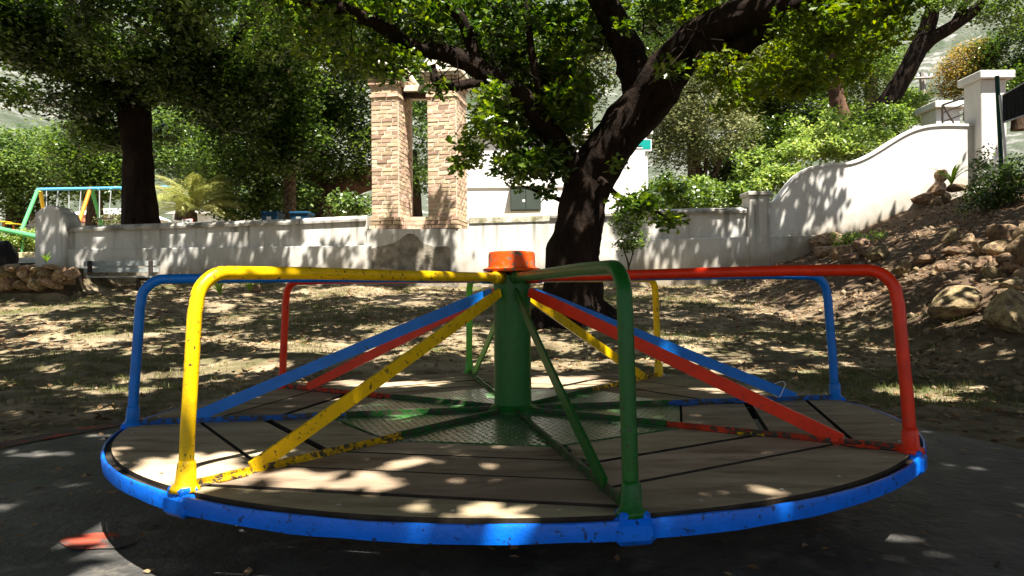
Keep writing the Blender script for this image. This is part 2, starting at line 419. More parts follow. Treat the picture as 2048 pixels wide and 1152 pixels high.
xs = np.concatenate([np.linspace(-400, -40, 7), np.linspace(-30, -12, 13), np.arange(-11, 12.01, .11), np.linspace(14, 30, 12), np.linspace(50, 400, 7)])
ys = np.concatenate([np.array([-60, -30, -15, -8]), np.arange(-5, 1.9, .4), np.arange(2.0, 14.6, .10), np.linspace(15, 60, 46), np.linspace(75, 500, 10)])
def bank_soil(m):
    N = m.node_tree.nodes; L = m.node_tree.links; b = N['Principled BSDF']; old = b.inputs['Base Color'].links[0].from_socket
    tc = N.new('ShaderNodeTexCoord'); sp = N.new('ShaderNodeSeparateXYZ'); L.new(tc.outputs['Object'], sp.inputs[0])
    n = N.new('ShaderNodeTexNoise'); n.inputs['Scale'].default_value = 1.4; n.inputs['Detail'].default_value = 6; L.new(tc.outputs['Object'], n.inputs['Vector'])
    a = N.new('ShaderNodeMath'); a.operation = 'MULTIPLY_ADD'; a.inputs[1].default_value = 3.0; L.new(n.outputs['Fac'], a.inputs[0]); L.new(sp.outputs['X'], a.inputs[2])
    mr = N.new('ShaderNodeMapRange'); mr.inputs[1].default_value = 5.0; mr.inputs[2].default_value = 6.0; L.new(a.outputs[0], mr.inputs[0])
    mx = N.new('ShaderNodeMix'); mx.data_type = 'RGBA'; L.new(mr.outputs[0], mx.inputs[0]); L.new(old, mx.inputs[6])
    m2 = N.new('ShaderNodeMix'); m2.data_type = 'RGBA'; n2_ = N.new('ShaderNodeTexNoise'); n2_.inputs['Scale'].default_value = 7; n2_.inputs['Detail'].default_value = 8
    L.new(tc.outputs['Object'], n2_.inputs['Vector']); L.new(n2_.outputs['Fac'], m2.inputs[0]); m2.inputs[6].default_value = (.045, .030, .020, 1); m2.inputs[7].default_value = (.22, .155, .10, 1)
    L.new(m2.outputs[2], mx.inputs[7]); L.new(mx.outputs[2], b.inputs['Base Color'])
bank_soil(M['dirt'])
gme = grid_mesh('ground', xs, ys, M['dirt'])
tag(link('ground', gme), kind='structure')

def disc_ring(name, r0, r1, z, mt, c=(-.08, 3.05), seg=96, wob=.02, arc=None):
    V = []; Fc = []
    for k in range(seg):
        a = 2 * math.pi * k / seg; n1 = 1 + wob * noise.noise(Vector((math.cos(a) * 3, math.sin(a) * 3, 1)))
        n0 = 1 + wob * noise.noise(Vector((math.cos(a) * 3, math.sin(a) * 3, 5)))
        V += [(c[0] + r0 * n0 * math.cos(a), c[1] + r0 * n0 * math.sin(a), z), (c[0] + r1 * n1 * math.cos(a), c[1] + r1 * n1 * math.sin(a), z)]
    if r0 > 0:
        for k in range(seg):
            if arc and not (arc[0] <= 360 * k / seg <= arc[1]): continue
            b = (k + 1) % seg; Fc.append((2 * k, 2 * k + 1, 2 * b + 1, 2 * b))
    return V, Fc
V, Fc = disc_ring('p', .3, 2.40, .016, None)
V2 = [(x, y, -.03) for x, y, z in V[1::2]]; n = len(V)
Fc += [(n + k, n + (k + 1) % 96, 2 * ((k + 1) % 96) + 1, 2 * k + 1) for k in range(96)]
tag(link('pavement', mesh('pavement', V + V2, Fc, M['pad'])), kind='structure')
V, Fc = disc_ring('p', 2.43, 2.56, .020, None, wob=.03, arc=(120, 212))
tag(link('painted_ground_ring', mesh('painted_ground_ring', V, Fc, M['redpaint'])), kind='structure')
V = [(-1.28, 2.27, .0205)]; Fc = []  # red floor paint, its outline shaped as a pool of sunlight
for k in range(28):
    a = 2 * math.pi * k / 28; q = 1 + .28 * noise.noise(Vector((math.cos(a) * 1.6, math.sin(a) * 1.6, 4)))
    V.append((-1.25 + .115 * q * math.cos(a + .35), 2.26 + .08 * q * math.sin(a), .0205)); Fc.append((0, 1 + k, 1 + (k + 1) % 28))
tag(link('sun_patch_paint_mark', mesh('sun_patch_paint_mark', V, Fc, M['redpaint'])), kind='structure')

# mountain
def mount(x, y):
    r = math.hypot(x, y); a = math.atan2(x, y)
    top = .56 + .05 * math.sin(a * 3.1) + .04 * noise.noise(Vector((a * 9, 0, 0)))
    t = min(max((r - 150) / 900, 0), 1)
    prof = .62 * t ** 1.25 + .38 * (1 / (1 + math.exp(-(t - .86) * 22)))
    z = top * 1050 * prof
    z += t * (40 * noise.fractal(Vector((x / 260, y / 260, 1)), 1, 2, 6) + 14 * noise.fractal(Vector((x / 50, y / 50, 3)), 1, 2, 5) + 26 * abs(noise.noise(Vector((a * 40, z / 400, 2)))) * t * t)
    return z + 4 * min(r / 400, 1)
V = []; Fc = []; na, nr = 260, 100
for j in range(nr):
    r = 130 * (1250 / 130) ** (j / (nr - 1))
    for i in range(na):
        a = R(-62 + 124 * i / (na - 1)); x = r * math.sin(a); y = r * math.cos(a)
        V.append((x, y, mount(x, y) - 6 if j else -5))
for j in range(nr - 1):
    for i in range(na - 1):
        Fc.append((j * na + i, j * na + i + 1, (j + 1) * na + i + 1, (j + 1) * na + i))
M['mountain'] = mat('grey_green_mountain', (.105, .12, .09), .95, (.27, .27, .26), .10, thr=(.50, .60), detail=14, bump=.8, bscale=.25, bdist=5, color3=(.06, .08, .05), scale3=.012, thr3=(.48, .62))
def cliff_tint(m):
    N = m.node_tree.nodes; L = m.node_tree.links; b = N['Principled BSDF']
    old = b.inputs['Base Color'].links[0].from_socket
    tc = N.new('ShaderNodeTexCoord'); sp = N.new('ShaderNodeSeparateXYZ'); L.new(tc.outputs['Object'], sp.inputs[0])
    mr = N.new('ShaderNodeMapRange'); mr.inputs[1].default_value = 250; mr.inputs[2].default_value = 340
    n = N.new('ShaderNodeTexNoise'); n.inputs['Scale'].default_value = .02; n.inputs['Detail'].default_value = 10
    mp = N.new('ShaderNodeMapping'); mp.inputs['Scale'].default_value = (2.5, 2.5, .5); L.new(tc.outputs['Object'], mp.inputs[0]); L.new(mp.outputs[0], n.inputs['Vector'])
    cr = N.new('ShaderNodeValToRGB'); e = cr.color_ramp.elements
    e[0].position = .42; e[0].color = (.06, .08, .13, 1); e[1].position = .6; e[1].color = (.16, .19, .25, 1)
    L.new(n.outputs['Fac'], cr.inputs[0]); L.new(sp.outputs['Z'], mr.inputs[0])
    mx = N.new('ShaderNodeMix'); mx.data_type = 'RGBA'; L.new(mr.outputs[0], mx.inputs[0]); L.new(old, mx.inputs[6]); L.new(cr.outputs[0], mx.inputs[7])
    L.new(mx.outputs[2], b.inputs['Base Color'])
cliff_tint(M['mountain'])
tag(link('mountain', mesh('mountain', V, Fc, M['mountain'], True)), kind='structure')

# ------------------------------------------------------------------ MERRY-GO-ROUND
DK = .27; C0 = Vector((0, 3.05, 0)); PH = R(190.3)
mgr = empty('merry_go_round', C0)
tag(mgr, 'round playground merry-go-round with eight coloured guard rails and blue rim', 'merry-go-round')
# rim band with dents
mb = MB(); SEG = 144; prof = [(1.446, -.046), (1.456, -.048), (1.459, -.014), (1.456, -.007), (1.450, -.006), (1.447, -.012)]
V = []; Fc = []; n = len(prof)
for k in range(SEG):
    a = 2 * math.pi * k / SEG
    for i, (r, z) in enumerate(prof):
        q = Vector((math.cos(a) * 9, math.sin(a) * 9, i * .3))
        V.append((r * math.cos(a) * (1 + .0012 * noise.noise(q)), r * math.sin(a) * (1 + .0012 * noise.noise(q)), DK + z + .003 * noise.noise(q * 1.4)))
for k in range(SEG):
    b = (k + 1) % SEG
    for i in range(n):
        j = (i + 1) % n; Fc.append((k * n + i, k * n + j, b * n + j, b * n + i))
me = mesh('rim', V, Fc, M['rimblue'], True); me.set_sharp_from_angle(angle=R(35)); link('rim', me, mgr, loc=(0, 0, 0))
# dark ring standing in for the shaded gap between boards and rim
b = MB(); b.lathe([(1.425, -.040), (1.4455, -.040), (1.4455, -.014), (1.425, -.014)], (0, 0, DK), 96); b.f = [f for f in b.f if len(f) == 4]
b.build('gap_shade_ring', M['darksteel'], mgr, local=True)
# plates and planks
def clip_poly(P, nx, ny, d):
    out = []
    for i in range(len(P)):
        a = P[i]; b = P[(i + 1) % len(P)]; da = a[0] * nx + a[1] * ny - d; db = b[0] * nx + b[1] * ny - d
        if da <= 0: out.append(a)
        if (da <= 0) != (db <= 0):
            t = da / (da - db); out.append((a[0] + (b[0] - a[0]) * t, a[1] + (b[1] - a[1]) * t))
    return out
T8 = math.tan(R(22.5))
layouts = [[.66, .86, 1.09, 1.44], [.66, .87, 1.10, 1.44], [.66, .79, 1.0, 1.21, 1.44], [.66, .85, 1.06, 1.25, 1.44], [.66, .84, 1.08, 1.44], [.66, .92, 1.18, 1.44], [.66, .88, 1.12, 1.44], [.66, .83, 1.045, 1.265, 1.44]]
# sector k lies clockwise-after spoke k (seen from above)
gaps = {0: (.014, .032, .014), 5: (.024, .030, .018), 6: (.010, .030, .011), 1: (.014, .030, .014), 7: (.017, .020, .017, .018), 4: (.024, .013, .015)}
for k in range(8):
    am = PH - k * math.pi / 4 + math.pi / 8     # middle of the sector between spoke k and spoke k-1
    ca, sa = math.cos(am), math.sin(am)
    L_ = layouts[k]
    for i in range(len(L_) - 1):
        g = gaps.get(k, (.014, .022, .014, .014))[min(i, 2)]
        d0, d1 = L_[i] + (g if i else .004), L_[i + 1]
        if d1 > 1.42: d1 = 1.6
        P = [(d0, -d0 * T8 + .012), (d1, -d1 * T8 + .012), (d1, d1 * T8 - .012), (d0, d0 * T8 - .012)]
        for q in range(-12, 13):
            th = R(q * 2.1); P = clip_poly(P, math.cos(th), math.sin(th), 1.428)
        dz = random.uniform(-.0025, .0025)
        sk = random.uniform(-.003, .003)
        P2 = [(x * ca - y * sa, x * sa + y * ca) for x, y in P]
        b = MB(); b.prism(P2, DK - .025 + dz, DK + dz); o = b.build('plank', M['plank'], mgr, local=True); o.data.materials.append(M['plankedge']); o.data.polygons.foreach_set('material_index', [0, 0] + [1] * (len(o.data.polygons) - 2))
M['plate'] = mat('checker_plate', (.03, .16, .025), .30, (.03, .10, .03), 6, color3=(.16, .21, .14), scale3=9, thr3=(.48, .64), spec=.7)
def diamond(m):
    N = m.node_tree.nodes; L = m.node_tree.links; b = N['Principled BSDF']
    tc = N.new('ShaderNodeTexCoord'); outs = []
    for rz, k in ((R(45), 0), (R(-45), 1)):
        mp = N.new('ShaderNodeMapping'); mp.inputs['Rotation'].default_value = (0, 0, rz); mp.inputs['Scale'].default_value = (1, .38, 1)
        v = N.new('ShaderNodeTexVoronoi'); v.inputs['Scale'].default_value = 55; v.inputs['Randomness'].default_value = .25
        L.new(tc.outputs['Object'], mp.inputs[0]); L.new(mp.outputs[0], v.inputs['Vector']); outs.append(v.outputs['Distance'])
    mn = N.new('ShaderNodeMath'); mn.operation = 'MINIMUM'; L.new(outs[0], mn.inputs[0]); L.new(outs[1], mn.inputs[1])
    mr = N.new('ShaderNodeMapRange'); mr.inputs[1].default_value = .15; mr.inputs[2].default_value = .35; mr.inputs[3].default_value = 1; mr.inputs[4].default_value = 0
    L.new(mn.outputs[0], mr.inputs[0])
    bp = N.new('ShaderNodeBump'); bp.inputs['Strength'].default_value = 1; bp.inputs['Distance'].default_value = .006
    L.new(mr.outputs[0], bp.inputs['Height']); L.new(bp.outputs[0], b.inputs['Normal'])
diamond(M['plate'])
for k in range(8):
    am = PH - k * math.pi / 4 + math.pi / 8; ca, sa = math.cos(am), math.sin(am)
    P = [(.05, -.05 * T8), (.655, -.655 * T8 + .004), (.655, .655 * T8 - .004), (.05, .05 * T8)]
    b = MB(); b.prism([(x * ca - y * sa, x * sa + y * ca) for x, y in P], DK - .004, DK + .003); b.build('checker_plate', M['plate'], mgr, local=True)
# underframe, hub, post
b = MB(); b.lathe([(.16, .0), (.16, .03), (.11, .05), (.11, DK - .045)], seg=24); b.build('pedestal', M['darksteel'], mgr, local=True)
for k in range(8):
    a = PH - k * math.pi / 4; Rz = Matrix.Rotation(a, 4, 'Z')
    b = MB(); b.box((.09, -.02, DK - .07), (1.434, .02, DK - .027), Rz); b.build('floor_beam', M['darksteel'], mgr, local=True)
b = MB(); b.lathe([(.105, 0), (.105, .010), (.088, .022), (.0745, .030), (.074, .25), (.0742, .50), (.076, .545)], (0, 0, DK), 40)
b.build('centre_post', M['green'], mgr, smooth=True, local=True)
b = MB(); b.lathe([(.078, .556), (.114, .562), (.116, .571), (.097, .577), (.094, .583), (.094, .628), (.090, .638), (.075, .641), (.02, .642)], (0, 0, DK), 40)
tag(b.build('cap', M['orange'], mgr, smooth=True, local=True), 'worn orange bearing cap')
names = {-1: 'yellow', 0: 'blue', 1: 'red', 2: 'sunlit_green', 3: 'yellow', 4: 'blue', 5: 'red', 6: 'green'}
say = {-1: 'chipped yellow guard rail', 0: 'blue guard rail', 1: 'red guard rail', 2: 'green guard rail, lightened as if sunlit', 3: 'yellow guard rail', 4: 'blue guard rail', 5: 'red guard rail', 6: 'dark green guard rail'}
for nm_, c_ in (('yellow', (.72, .43, .008)), ('blue', (.02, .12, .42)), ('red', (.55, .045, .015)), ('sunlit_green', (.07, .24, .05)), ('green', (.012, .10, .015))):  # worn coat of the far green bar is lightened too, as if sunlit
    M['worn_' + nm_] = mat('worn_' + nm_ + '_enamel', c_, .45, tuple(v * .6 for v in c_), 12, .8, 45, color3=(.06, .05, .035), scale3=38, thr3=(.48, .54), bdist=.008)
for k in range(-1, 7):
    a = PH - k * math.pi / 4; Rz = Matrix.Rotation(a, 4, 'Z'); mt = M[names[k]]
    # guard rail: post, swept bend, arm to the hub
    zt = DK + .538; rb = 1.427; rtp = 1.393; br = .085
    P = [(rb, 0, DK - .004), (rb - .008, 0, DK + .15), (rb - .02, 0, DK + .30), (rtp + .004, 0, zt - br - .015)]
    for q in range(0, 10):
        t = R(90 * q / 9); P.append((rtp - br + br * math.cos(t), 0, zt - br + br * math.sin(t)))
    P += [(1.05, 0, zt + .003), (.7, 0, zt + .001), (.35, 0, zt - .001), (.105, 0, zt - .002), (.070, 0, zt - .003)]
    P = [Rz @ Vector(p) + noise.noise_vector(Vector((k, i * .3, 0))) * .0015 for i, p in enumerate(P)]
    b = MB(); b.tube(P, .0182, 16, .02, 25); o = b.build('guard_rail', mt, mgr, smooth=True, local=True); tag(o, say[k])
    b = MB(); pp = [Rz @ Vector((rb, 0, DK - .002)), Rz @ Vector((rb, 0, DK + .008)), Rz @ Vector((rb - .001, 0, DK + .016)), Rz @ Vector((rb - .003, 0, DK + .062)), Rz @ Vector((rb - .004, 0, DK + .072))]
    b.tube(pp, [.037, .033, .0245, .0225, .0185], 20, .16, 55)
    link('sleeve', mesh('sleeve', b.v, b.f, mt, True), o, loc=(0, 0, 0))
    b = MB(); pp = [Rz @ Vector((r_, 0, zt - .003)) for r_ in (.07, .118, .128)]; b.tube(pp, [.024, .0235, .018], 14, .06, 30)
    link('collar', mesh('collar', b.v, b.f, mt, True), o, loc=(0, 0, 0))
    # rim bracket
    b = MB(); b.bbox((1.40, -.046, DK - .060), (1.4655, .046, DK - .004), .012, Rz); b.bbox((1.41, -.034, DK - .01), (1.458, .034, DK + .010), .006, Rz)
    b.build('rim_bracket', M['rimblue'], mgr, local=True)
    # diagonal brace: thin flat bar on edge, ends bent
    A = Vector((1.235, 0, DK + .012)); B = Vector((.082, 0, DK + .478))
    d = (B - A).normalized(); nrm = Vector((-d.z, 0, d.x)); 
    if nrm.z < 0: nrm = -nrm
    V = []; Fc = []; ns = 14
    for i in range(ns + 1):
        t = i / ns; c = A.lerp(B, t); wv = .0215 + .0012 * noise.noise(Vector((k, t * 9, 0)))
        sg = .004 * math.sin(math.pi * t) * (1 if k % 2 else -1)
        if i == ns: wv *= .8
        for dy, dn in ((-.0045, -1), (.0045, -1), (.0045, 1), (-.0045, 1)):
            V.append(Rz @ (c + nrm * (wv * dn) + Vector((0, dy + sg, 0))))
    for i in range(ns):
        for q in range(4):
            Fc.append((i * 4 + q, i * 4 + (q + 1) % 4, i * 4 + 4 + (q + 1) % 4, i * 4 + 4 + q))
    Fc += [(3, 2, 1, 0), tuple(ns * 4 + q for q in range(4))]
    link('brace', mesh('brace', V, Fc, mt), mgr, loc=(0, 0, 0))
    # spoke bar on the deck, coloured outside, green on the plate
    mo = M['worn_' + names[k]]
    b = MB(); n_ = 36
    V = []; Fc = []
    for i in range(n_ + 1):
        r_ = .66 + (1.41 - .66) * i / n_; hz = .020 + .003 * noise.noise(Vector((k * 3, r_ * 7, 0)))
        for yy, zz in ((-.010, .001), (-.009, .004), (-.0045, .007), (-.0045, hz), (.0045, hz), (.0045, .007), (.009, .004), (.010, .001)):
            V.append(Rz @ Vector((r_, yy + .005 * noise.noise(Vector((r_ * 14, yy * 70, k))), DK + zz)))
    for i in range(n_):
        for q in range(8):
            Fc.append((i * 8 + q, i * 8 + (q + 1) % 8, i * 8 + 8 + (q + 1) % 8, i * 8 + 8 + q))
    Fc += [tuple(range(7, -1, -1)), tuple(n_ * 8 + q for q in range(8))]
    ob = link('spoke_bar', mesh('spoke_bar', V, Fc, mo), mgr, loc=(0, 0, 0))
    b = MB(); b.box((.075, -.004, DK + .0035), (.658, .004, DK + .022), Rz); b.box((.075, -.010, DK + .0032), (.657, .010, DK + .0065), Rz)
    b.build('spoke_bar', M['worn_green'], mgr, local=True)
    for j, rr in enumerate((.74, .97, 1.30)):
        rr += random.uniform(-.03, .03); sgn = random.choice((-1, 1))
        b = MB(); b.bbox((rr - .045, .010 * sgn if sgn > 0 else -.034, DK + .002), (rr + .045, .034 if sgn > 0 else -.010, DK + .011), .003, Rz @ Matrix.Rotation(random.uniform(-.02, .02), 4, 'Z'))
        b.lathe([(.007, 0), (.007, .006), (.003, .007)], tuple(Rz @ Vector((rr, .022 * sgn, DK + .010))), 8)
        mtb = mo if not (k == 5 and j == 1) else M['worn_yellow']
        link('clip_plate', mesh('clip_plate', b.v, b.f, mtb), ob, loc=(0, 0, 0))
# zinc screws near the rim
bolt = MB(); bolt.lathe([(.0055, 0), (.0055, .0015), (.003, .0025)], (0, 0, 0), 10); bme = mesh('screw', bolt.v, bolt.f, M['bolt'])
for k in range(8):
    for q in (-.27, -.09, .09, .27):
        a = PH - k * math.pi / 4 + math.pi / 8 + q + random.uniform(-.03, .03)
        link('screw', bme, mgr, loc=(1.385 * math.cos(a), 1.385 * math.sin(a), DK + .002))
# a loose loop of string round the foot of the right blue brace
b = MB(); P = []
bp0 = Vector((1.16 * math.cos(PH - math.pi), 1.16 * math.sin(PH - math.pi), DK + .05))
for q in range(15):
    t = q / 14 * 2 * math.pi; P.append(bp0 + Vector((.028 * math.cos(t) + .008 * math.sin(2 * t), .02 * math.sin(t), .032 * math.sin(t + .6))))
b.tube(P, .0015, 5); s_ = b.build('string', M['white'], None); s_.location = C0
tag(s_, 'loop of thin white string tied round a blue brace of the merry-go-round', 'string')

# ------------------------------------------------------------------ BOUNDARY WALL (low, white, left of the curve)
YW = 14.0
def wx(px): return W(px, 579, YW).x
def wz(px, py): return W(px, py, YW).z
lw = empty('low_wall', (0, YW, .9)); tag(lw, 'long low white plastered wall with rounded coping running behind the playground', 'wall')
def wall_strip(mb, pxs, top, bot, y0, y1, dz=0):
    """pxs list of photo x; top(px)->z ; bot z"""
    for i in range(len(pxs) - 1):
        a, c = pxs[i], pxs[i + 1]
    P = [(wx(p), top(p) + dz) for p in pxs]
    poly = [(wx(pxs[0]), bot)] + [(wx(pxs[-1]), bot)] + P[::-1]
    mb.prism_y(poly, y0, y1)
topL = lambda p: wz(p, float(np.interp(p, [100, 560, 735], [457, 442, 434])))
topM = lambda p: wz(p, 458)
topR = lambda p: wz(p, float(np.interp(p, [938, 1110, 1290, 1495], [433, 428, 422, 418])))
b = MB(); wall_strip(b, list(range(112, 621, 20)) + [640, 680, 735], topL, .3, YW, YW + .30); b.build('wall_left', M['plaster'], lw)
b = MB(); wall_strip(b, [735.5, 800, 870, 938], topM, .3, YW - .03, YW + .9); b.build('pillar_plinth', M['plaster'], lw)
b = MB(); wall_strip(b, list(range(938, 1500, 20)), topR, .3, YW, YW + .30); b.build('wall_right', M['plaster'], lw)
# lower footing courses, a little proud, with uneven ledge
def footing(p0, p1, yt):
    b = MB(); n_ = int((p1 - p0) / 14); V = []; 
    for i in range(n_ + 1):
        p = p0 + (p1 - p0) * i / n_; x = wx(p); z = wz(p, yt(p)) + .008 * noise.noise(Vector((x * 5, 0, 0)))
        V += [(x, YW + .02, .3), (x, YW - .07, .3), (x, YW - .07 + .006 * noise.noise(Vector((x * 4, 2, 0))), z - .012), (x, YW - .058, z), (x, YW + .02, z + .006)]
    Fc = []
    for i in range(n_):
        for q in range(4): Fc.append((i * 5 + q, i * 5 + q + 1, i * 5 + 6 + q, i * 5 + 5 + q))
    b.add(V, Fc); return b
footing(138, 745, lambda p: np.interp(p, [138, 745], [499, 491])).build('footing', M['plaster'], lw)
footing(1120, 1640, lambda p: np.interp(p, [1120, 1640], [484, 470])).build('footing', M['plaster'], lw)
def coping(p0, p1, top, mt, hh=.075, ov=.045):
    n_ = int((p1 - p0) / 12); V = []; Fc = []
    for i in range(n_ + 1):
        p = p0 + (p1 - p0) * i / n_; x = wx(p); z = top(p) + .006 * noise.noise(Vector((x * 4, 7, 0)))
        for yy, zz in ((-ov, -hh), (-ov - .008, -.03), (-ov + .03, .018), (.15, .045), (.30 + ov - .03, .018), (.30 + ov, -hh)):
            V.append((x, YW + yy + .005 * noise.noise(Vector((x * 6, zz * 9, 1))), z + zz))
    for i in range(n_):
        for q in range(5): Fc.append((i * 6 + q, i * 6 + 6 + q, i * 6 + 7 + q, i * 6 + q + 1))
    Fc += [tuple(range(6)), tuple(n_ * 6 + 5 - q for q in range(6))]
    b = MB(); b.add(V, Fc); b.build('coping', mt, lw, smooth=False)
coping(134, 600, topL, M['coping']); coping(602, 734, topL, M['plaster']); coping(940, 1100, topR, M['moss'], .13, .02); coping(1102, 1493, topR, M['coping'])
# patch of bare old render on the plinth under the brick pillars
V = []; Fc = []
n_ = 22
for i in range(n_ + 1):
    p = 744 + (902 - 744) * i / n_; x = wx(p)
    topy = float(np.interp(p, [744, 762, 790, 806, 818, 834, 846, 872, 896, 902], [497, 493, 486, 474, 466, 470, 489, 494, 493, 496])) + 3 * noise.noise(Vector((p * .3, 0, 0)))
    V += [(x, YW - .036, wz(p, 560)), (x, YW - .036, wz(p, topy))]
for i in range(n_): Fc.append((2 * i, 2 * i + 2, 2 * i + 3, 2 * i + 1))
n0 = len(V); V += [(x, YW - .029, z) for x, _, z in V]
for i in range(n_): Fc.append((2 * i + 1, 2 * i + 3, n0 + 2 * i + 3, n0 + 2 * i + 1))
link('bare_render_patch', mesh('bare_render_patch', V, Fc, M['render']), lw)
b = MB(); b.bbox((wx(735), YW - .30, .7), (wx(918), YW - .035, wz(820, 546)), .03); b.build('step', M['render'], lw)
# left end pier with pointed rounded head
b = MB(); xl, xr = wx(77), wx(139); zb = .9; ze = wz(100, 434); zt_ = wz(105, 413); xm = (xl + xr) / 2
poly = [(xl, zb), (xr, zb), (xr, wz(139, 440)), (xr - .04, ze + .04), (xm + .12, zt_ - .02), (xm + .03, zt_ + .015), (xm - .06, zt_ + .005), (xl + .10, zt_ - .07), (xl + .01, ze + .06)]
b.prism_y(poly, YW - .12, YW + .42); o = b.build('end_pier', M['plaster'], lw)
bv = o.modifiers.new('b', 'BEVEL'); bv.width = .03; bv.segments = 3
# square pier where the curve begins
b = MB(); b.bbox((wx(1497), YW - .10, .6), (wx(1538), YW + .35, wz(1518, 392)), .015); b.bbox((wx(1493), YW - .135, wz(1518, 392)), (wx(1542), YW + .38, wz(1518, 384)), .012)
b.build('square_pier', M['plaster'], lw)

# curved wall with gate post
cw = empty('curved_wall', (6.5, YW, 1.5)); tag(cw, 'white wall sweeping up in an S-curve to the gate at the top of the bank', 'wall')
cp = [(1541, 408), (1556, 400), (1570, 382), (1590, 357), (1612, 340), (1640, 331), (1675, 327), (1705, 324), (1735, 313), (1765, 296), (1795, 277), (1825, 261), (1855, 252), (1885, 249), (1920, 249), (1952, 250)]
sp = spline(cp, 3); P = [(wx(a[0]), wz(a[0], a[1])) for a in sp]
b = MB(); b.prism_y([(P[0][0], .5), (P[-1][0], .5)] + P[::-1], YW - .02, YW + .26); b.build('wall_face', M['cleanplaster'], cw)
V = []; Fc = []
for x, z in P:
    for yy, zz in ((-.045, -.035), (-.045, .010), (.12, .026), (.285, .010), (.285, -.035)): V.append((x, YW + yy, z + zz))
for i in range(len(P) - 1):
    for q in range(4): Fc.append((i * 5 + q, i * 5 + 5 + q, i * 5 + 6 + q, i * 5 + q + 1))
    Fc.append((i * 5 + 4, i * 5 + 9, i * 5 + 5, i * 5))
b = MB(); b.add(V, Fc); b.build('rounded_edge', M['cleanplaster'], cw)
gp = empty('gate_post', (wx(1970), YW - .1, 2.4)); tag(gp, 'tall square white gate post with flat cap at the end of the curved wall', 'gate post')
b = MB(); b.bbox((wx(1949), YW - .25, 1.6), (wx(1999), YW + .28, wz(1975, 166)), .012); b.build('shaft', M['cleanplaster'], gp)
b = MB(); b.bbox((wx(1941), YW - .36, wz(1975, 166)), (wx(2010), YW + .36, wz(1975, 151)), .012); b.build('cap', M['cleanplaster'], gp)
g2 = empty('gate_post', (0, 0, 0)); g2.location = (W(1885, 250, 16.5).x, 16.5, 3); tag(g2, 'shorter white gate post standing behind the barrier, left of the tall one', 'gate post')
b = MB(); b.bbox((W(1864, 230, 16.4).x, 16.25, 2), (W(1912, 230, 16.4).x, 16.85, W(1885, 220, 16.4).z), .012); b.build('shaft', M['cleanplaster'], g2)
b = MB(); b.bbox((W(1857, 230, 16.4).x, 16.13, W(1885, 220, 16.4).z), (W(1921, 230, 16.4).x, 16.97, W(1885, 207, 16.4).z), .012); b.build('cap', M['cleanplaster'], g2)
# barrier gate of dark pipes between the posts
br_ = empty('barrier_gate', W(1890, 248, 15.2)); tag(br_, 'dark metal pipe barrier with diagonal stays behind the curved wall', 'gate')
def pipe(a, c, r, name, mt, par):
    b = MB(); b.tube([W(*a), W(*c)], r, 8); b.build(name, mt, par, smooth=True)
pipe((1885, 250, 15.2), (1885, 210, 15.2), .02, 'upright', M['darksteel'], br_)
pipe((1885, 210, 15.2), (1935, 193, 15.0), .02, 'top_rail', M['darksteel'], br_)
pipe((1887, 225, 15.2), (1932, 207, 15.0), .013, 'middle_rail', M['darksteel'], br_)
pipe((1887, 243, 15.2), (1932, 226, 15.0), .013, 'middle_rail', M['darksteel'], br_)
pipe((1887, 212, 15.2), (1911, 252, 15.1), .017, 'stay', M['darksteel'], br_)
# fence at far right
fr = empty('mesh_fence', W(2003, 370, 12.6)); tag(fr, 'dark green fence with black shade cloth in a pale frame beside the tall gate post', 'fence')
pipe((2005, 385, 12.6), (1994, 152, 12.6), .035, 'fence_post', M['fencegreen'], fr)
pipe((2013, 330, 12.5), (2000, 190, 12.5), .022, 'fence_post', M['galv'], fr)
b = MB(); a1 = W(2006, 190, 12.4); a2 = W(2120, 125, 11.6); a3 = W(2120, 205, 11.6); a4 = W(2008, 245, 12.4); off = Vector((-.004, .02, 0))
b.add([a1, a2, a3, a4, a1 + off, a2 + off, a3 + off, a4 + off], [(0, 1, 2, 3), (7, 6, 5, 4), (0, 4, 5, 1), (3, 2, 6, 7)]); b.build('shade_cloth', M['shade'], fr)
b = MB(); b.tube([a1, a2], .012, 6); b.build('frame_rail', M['galv'], fr); b = MB(); b.tube([a4, a3], .014, 6); b.build('frame_rail', M['galv'], fr)
for t in np.linspace(.02, 1, 14):
    b = MB(); u_ = a1.lerp(a2, t); v_ = a4.lerp(a3, t); b.tube([u_ + off * -1, v_ + off * -1], .004, 5); b.build('fence_wire', M['darksteel'], fr)

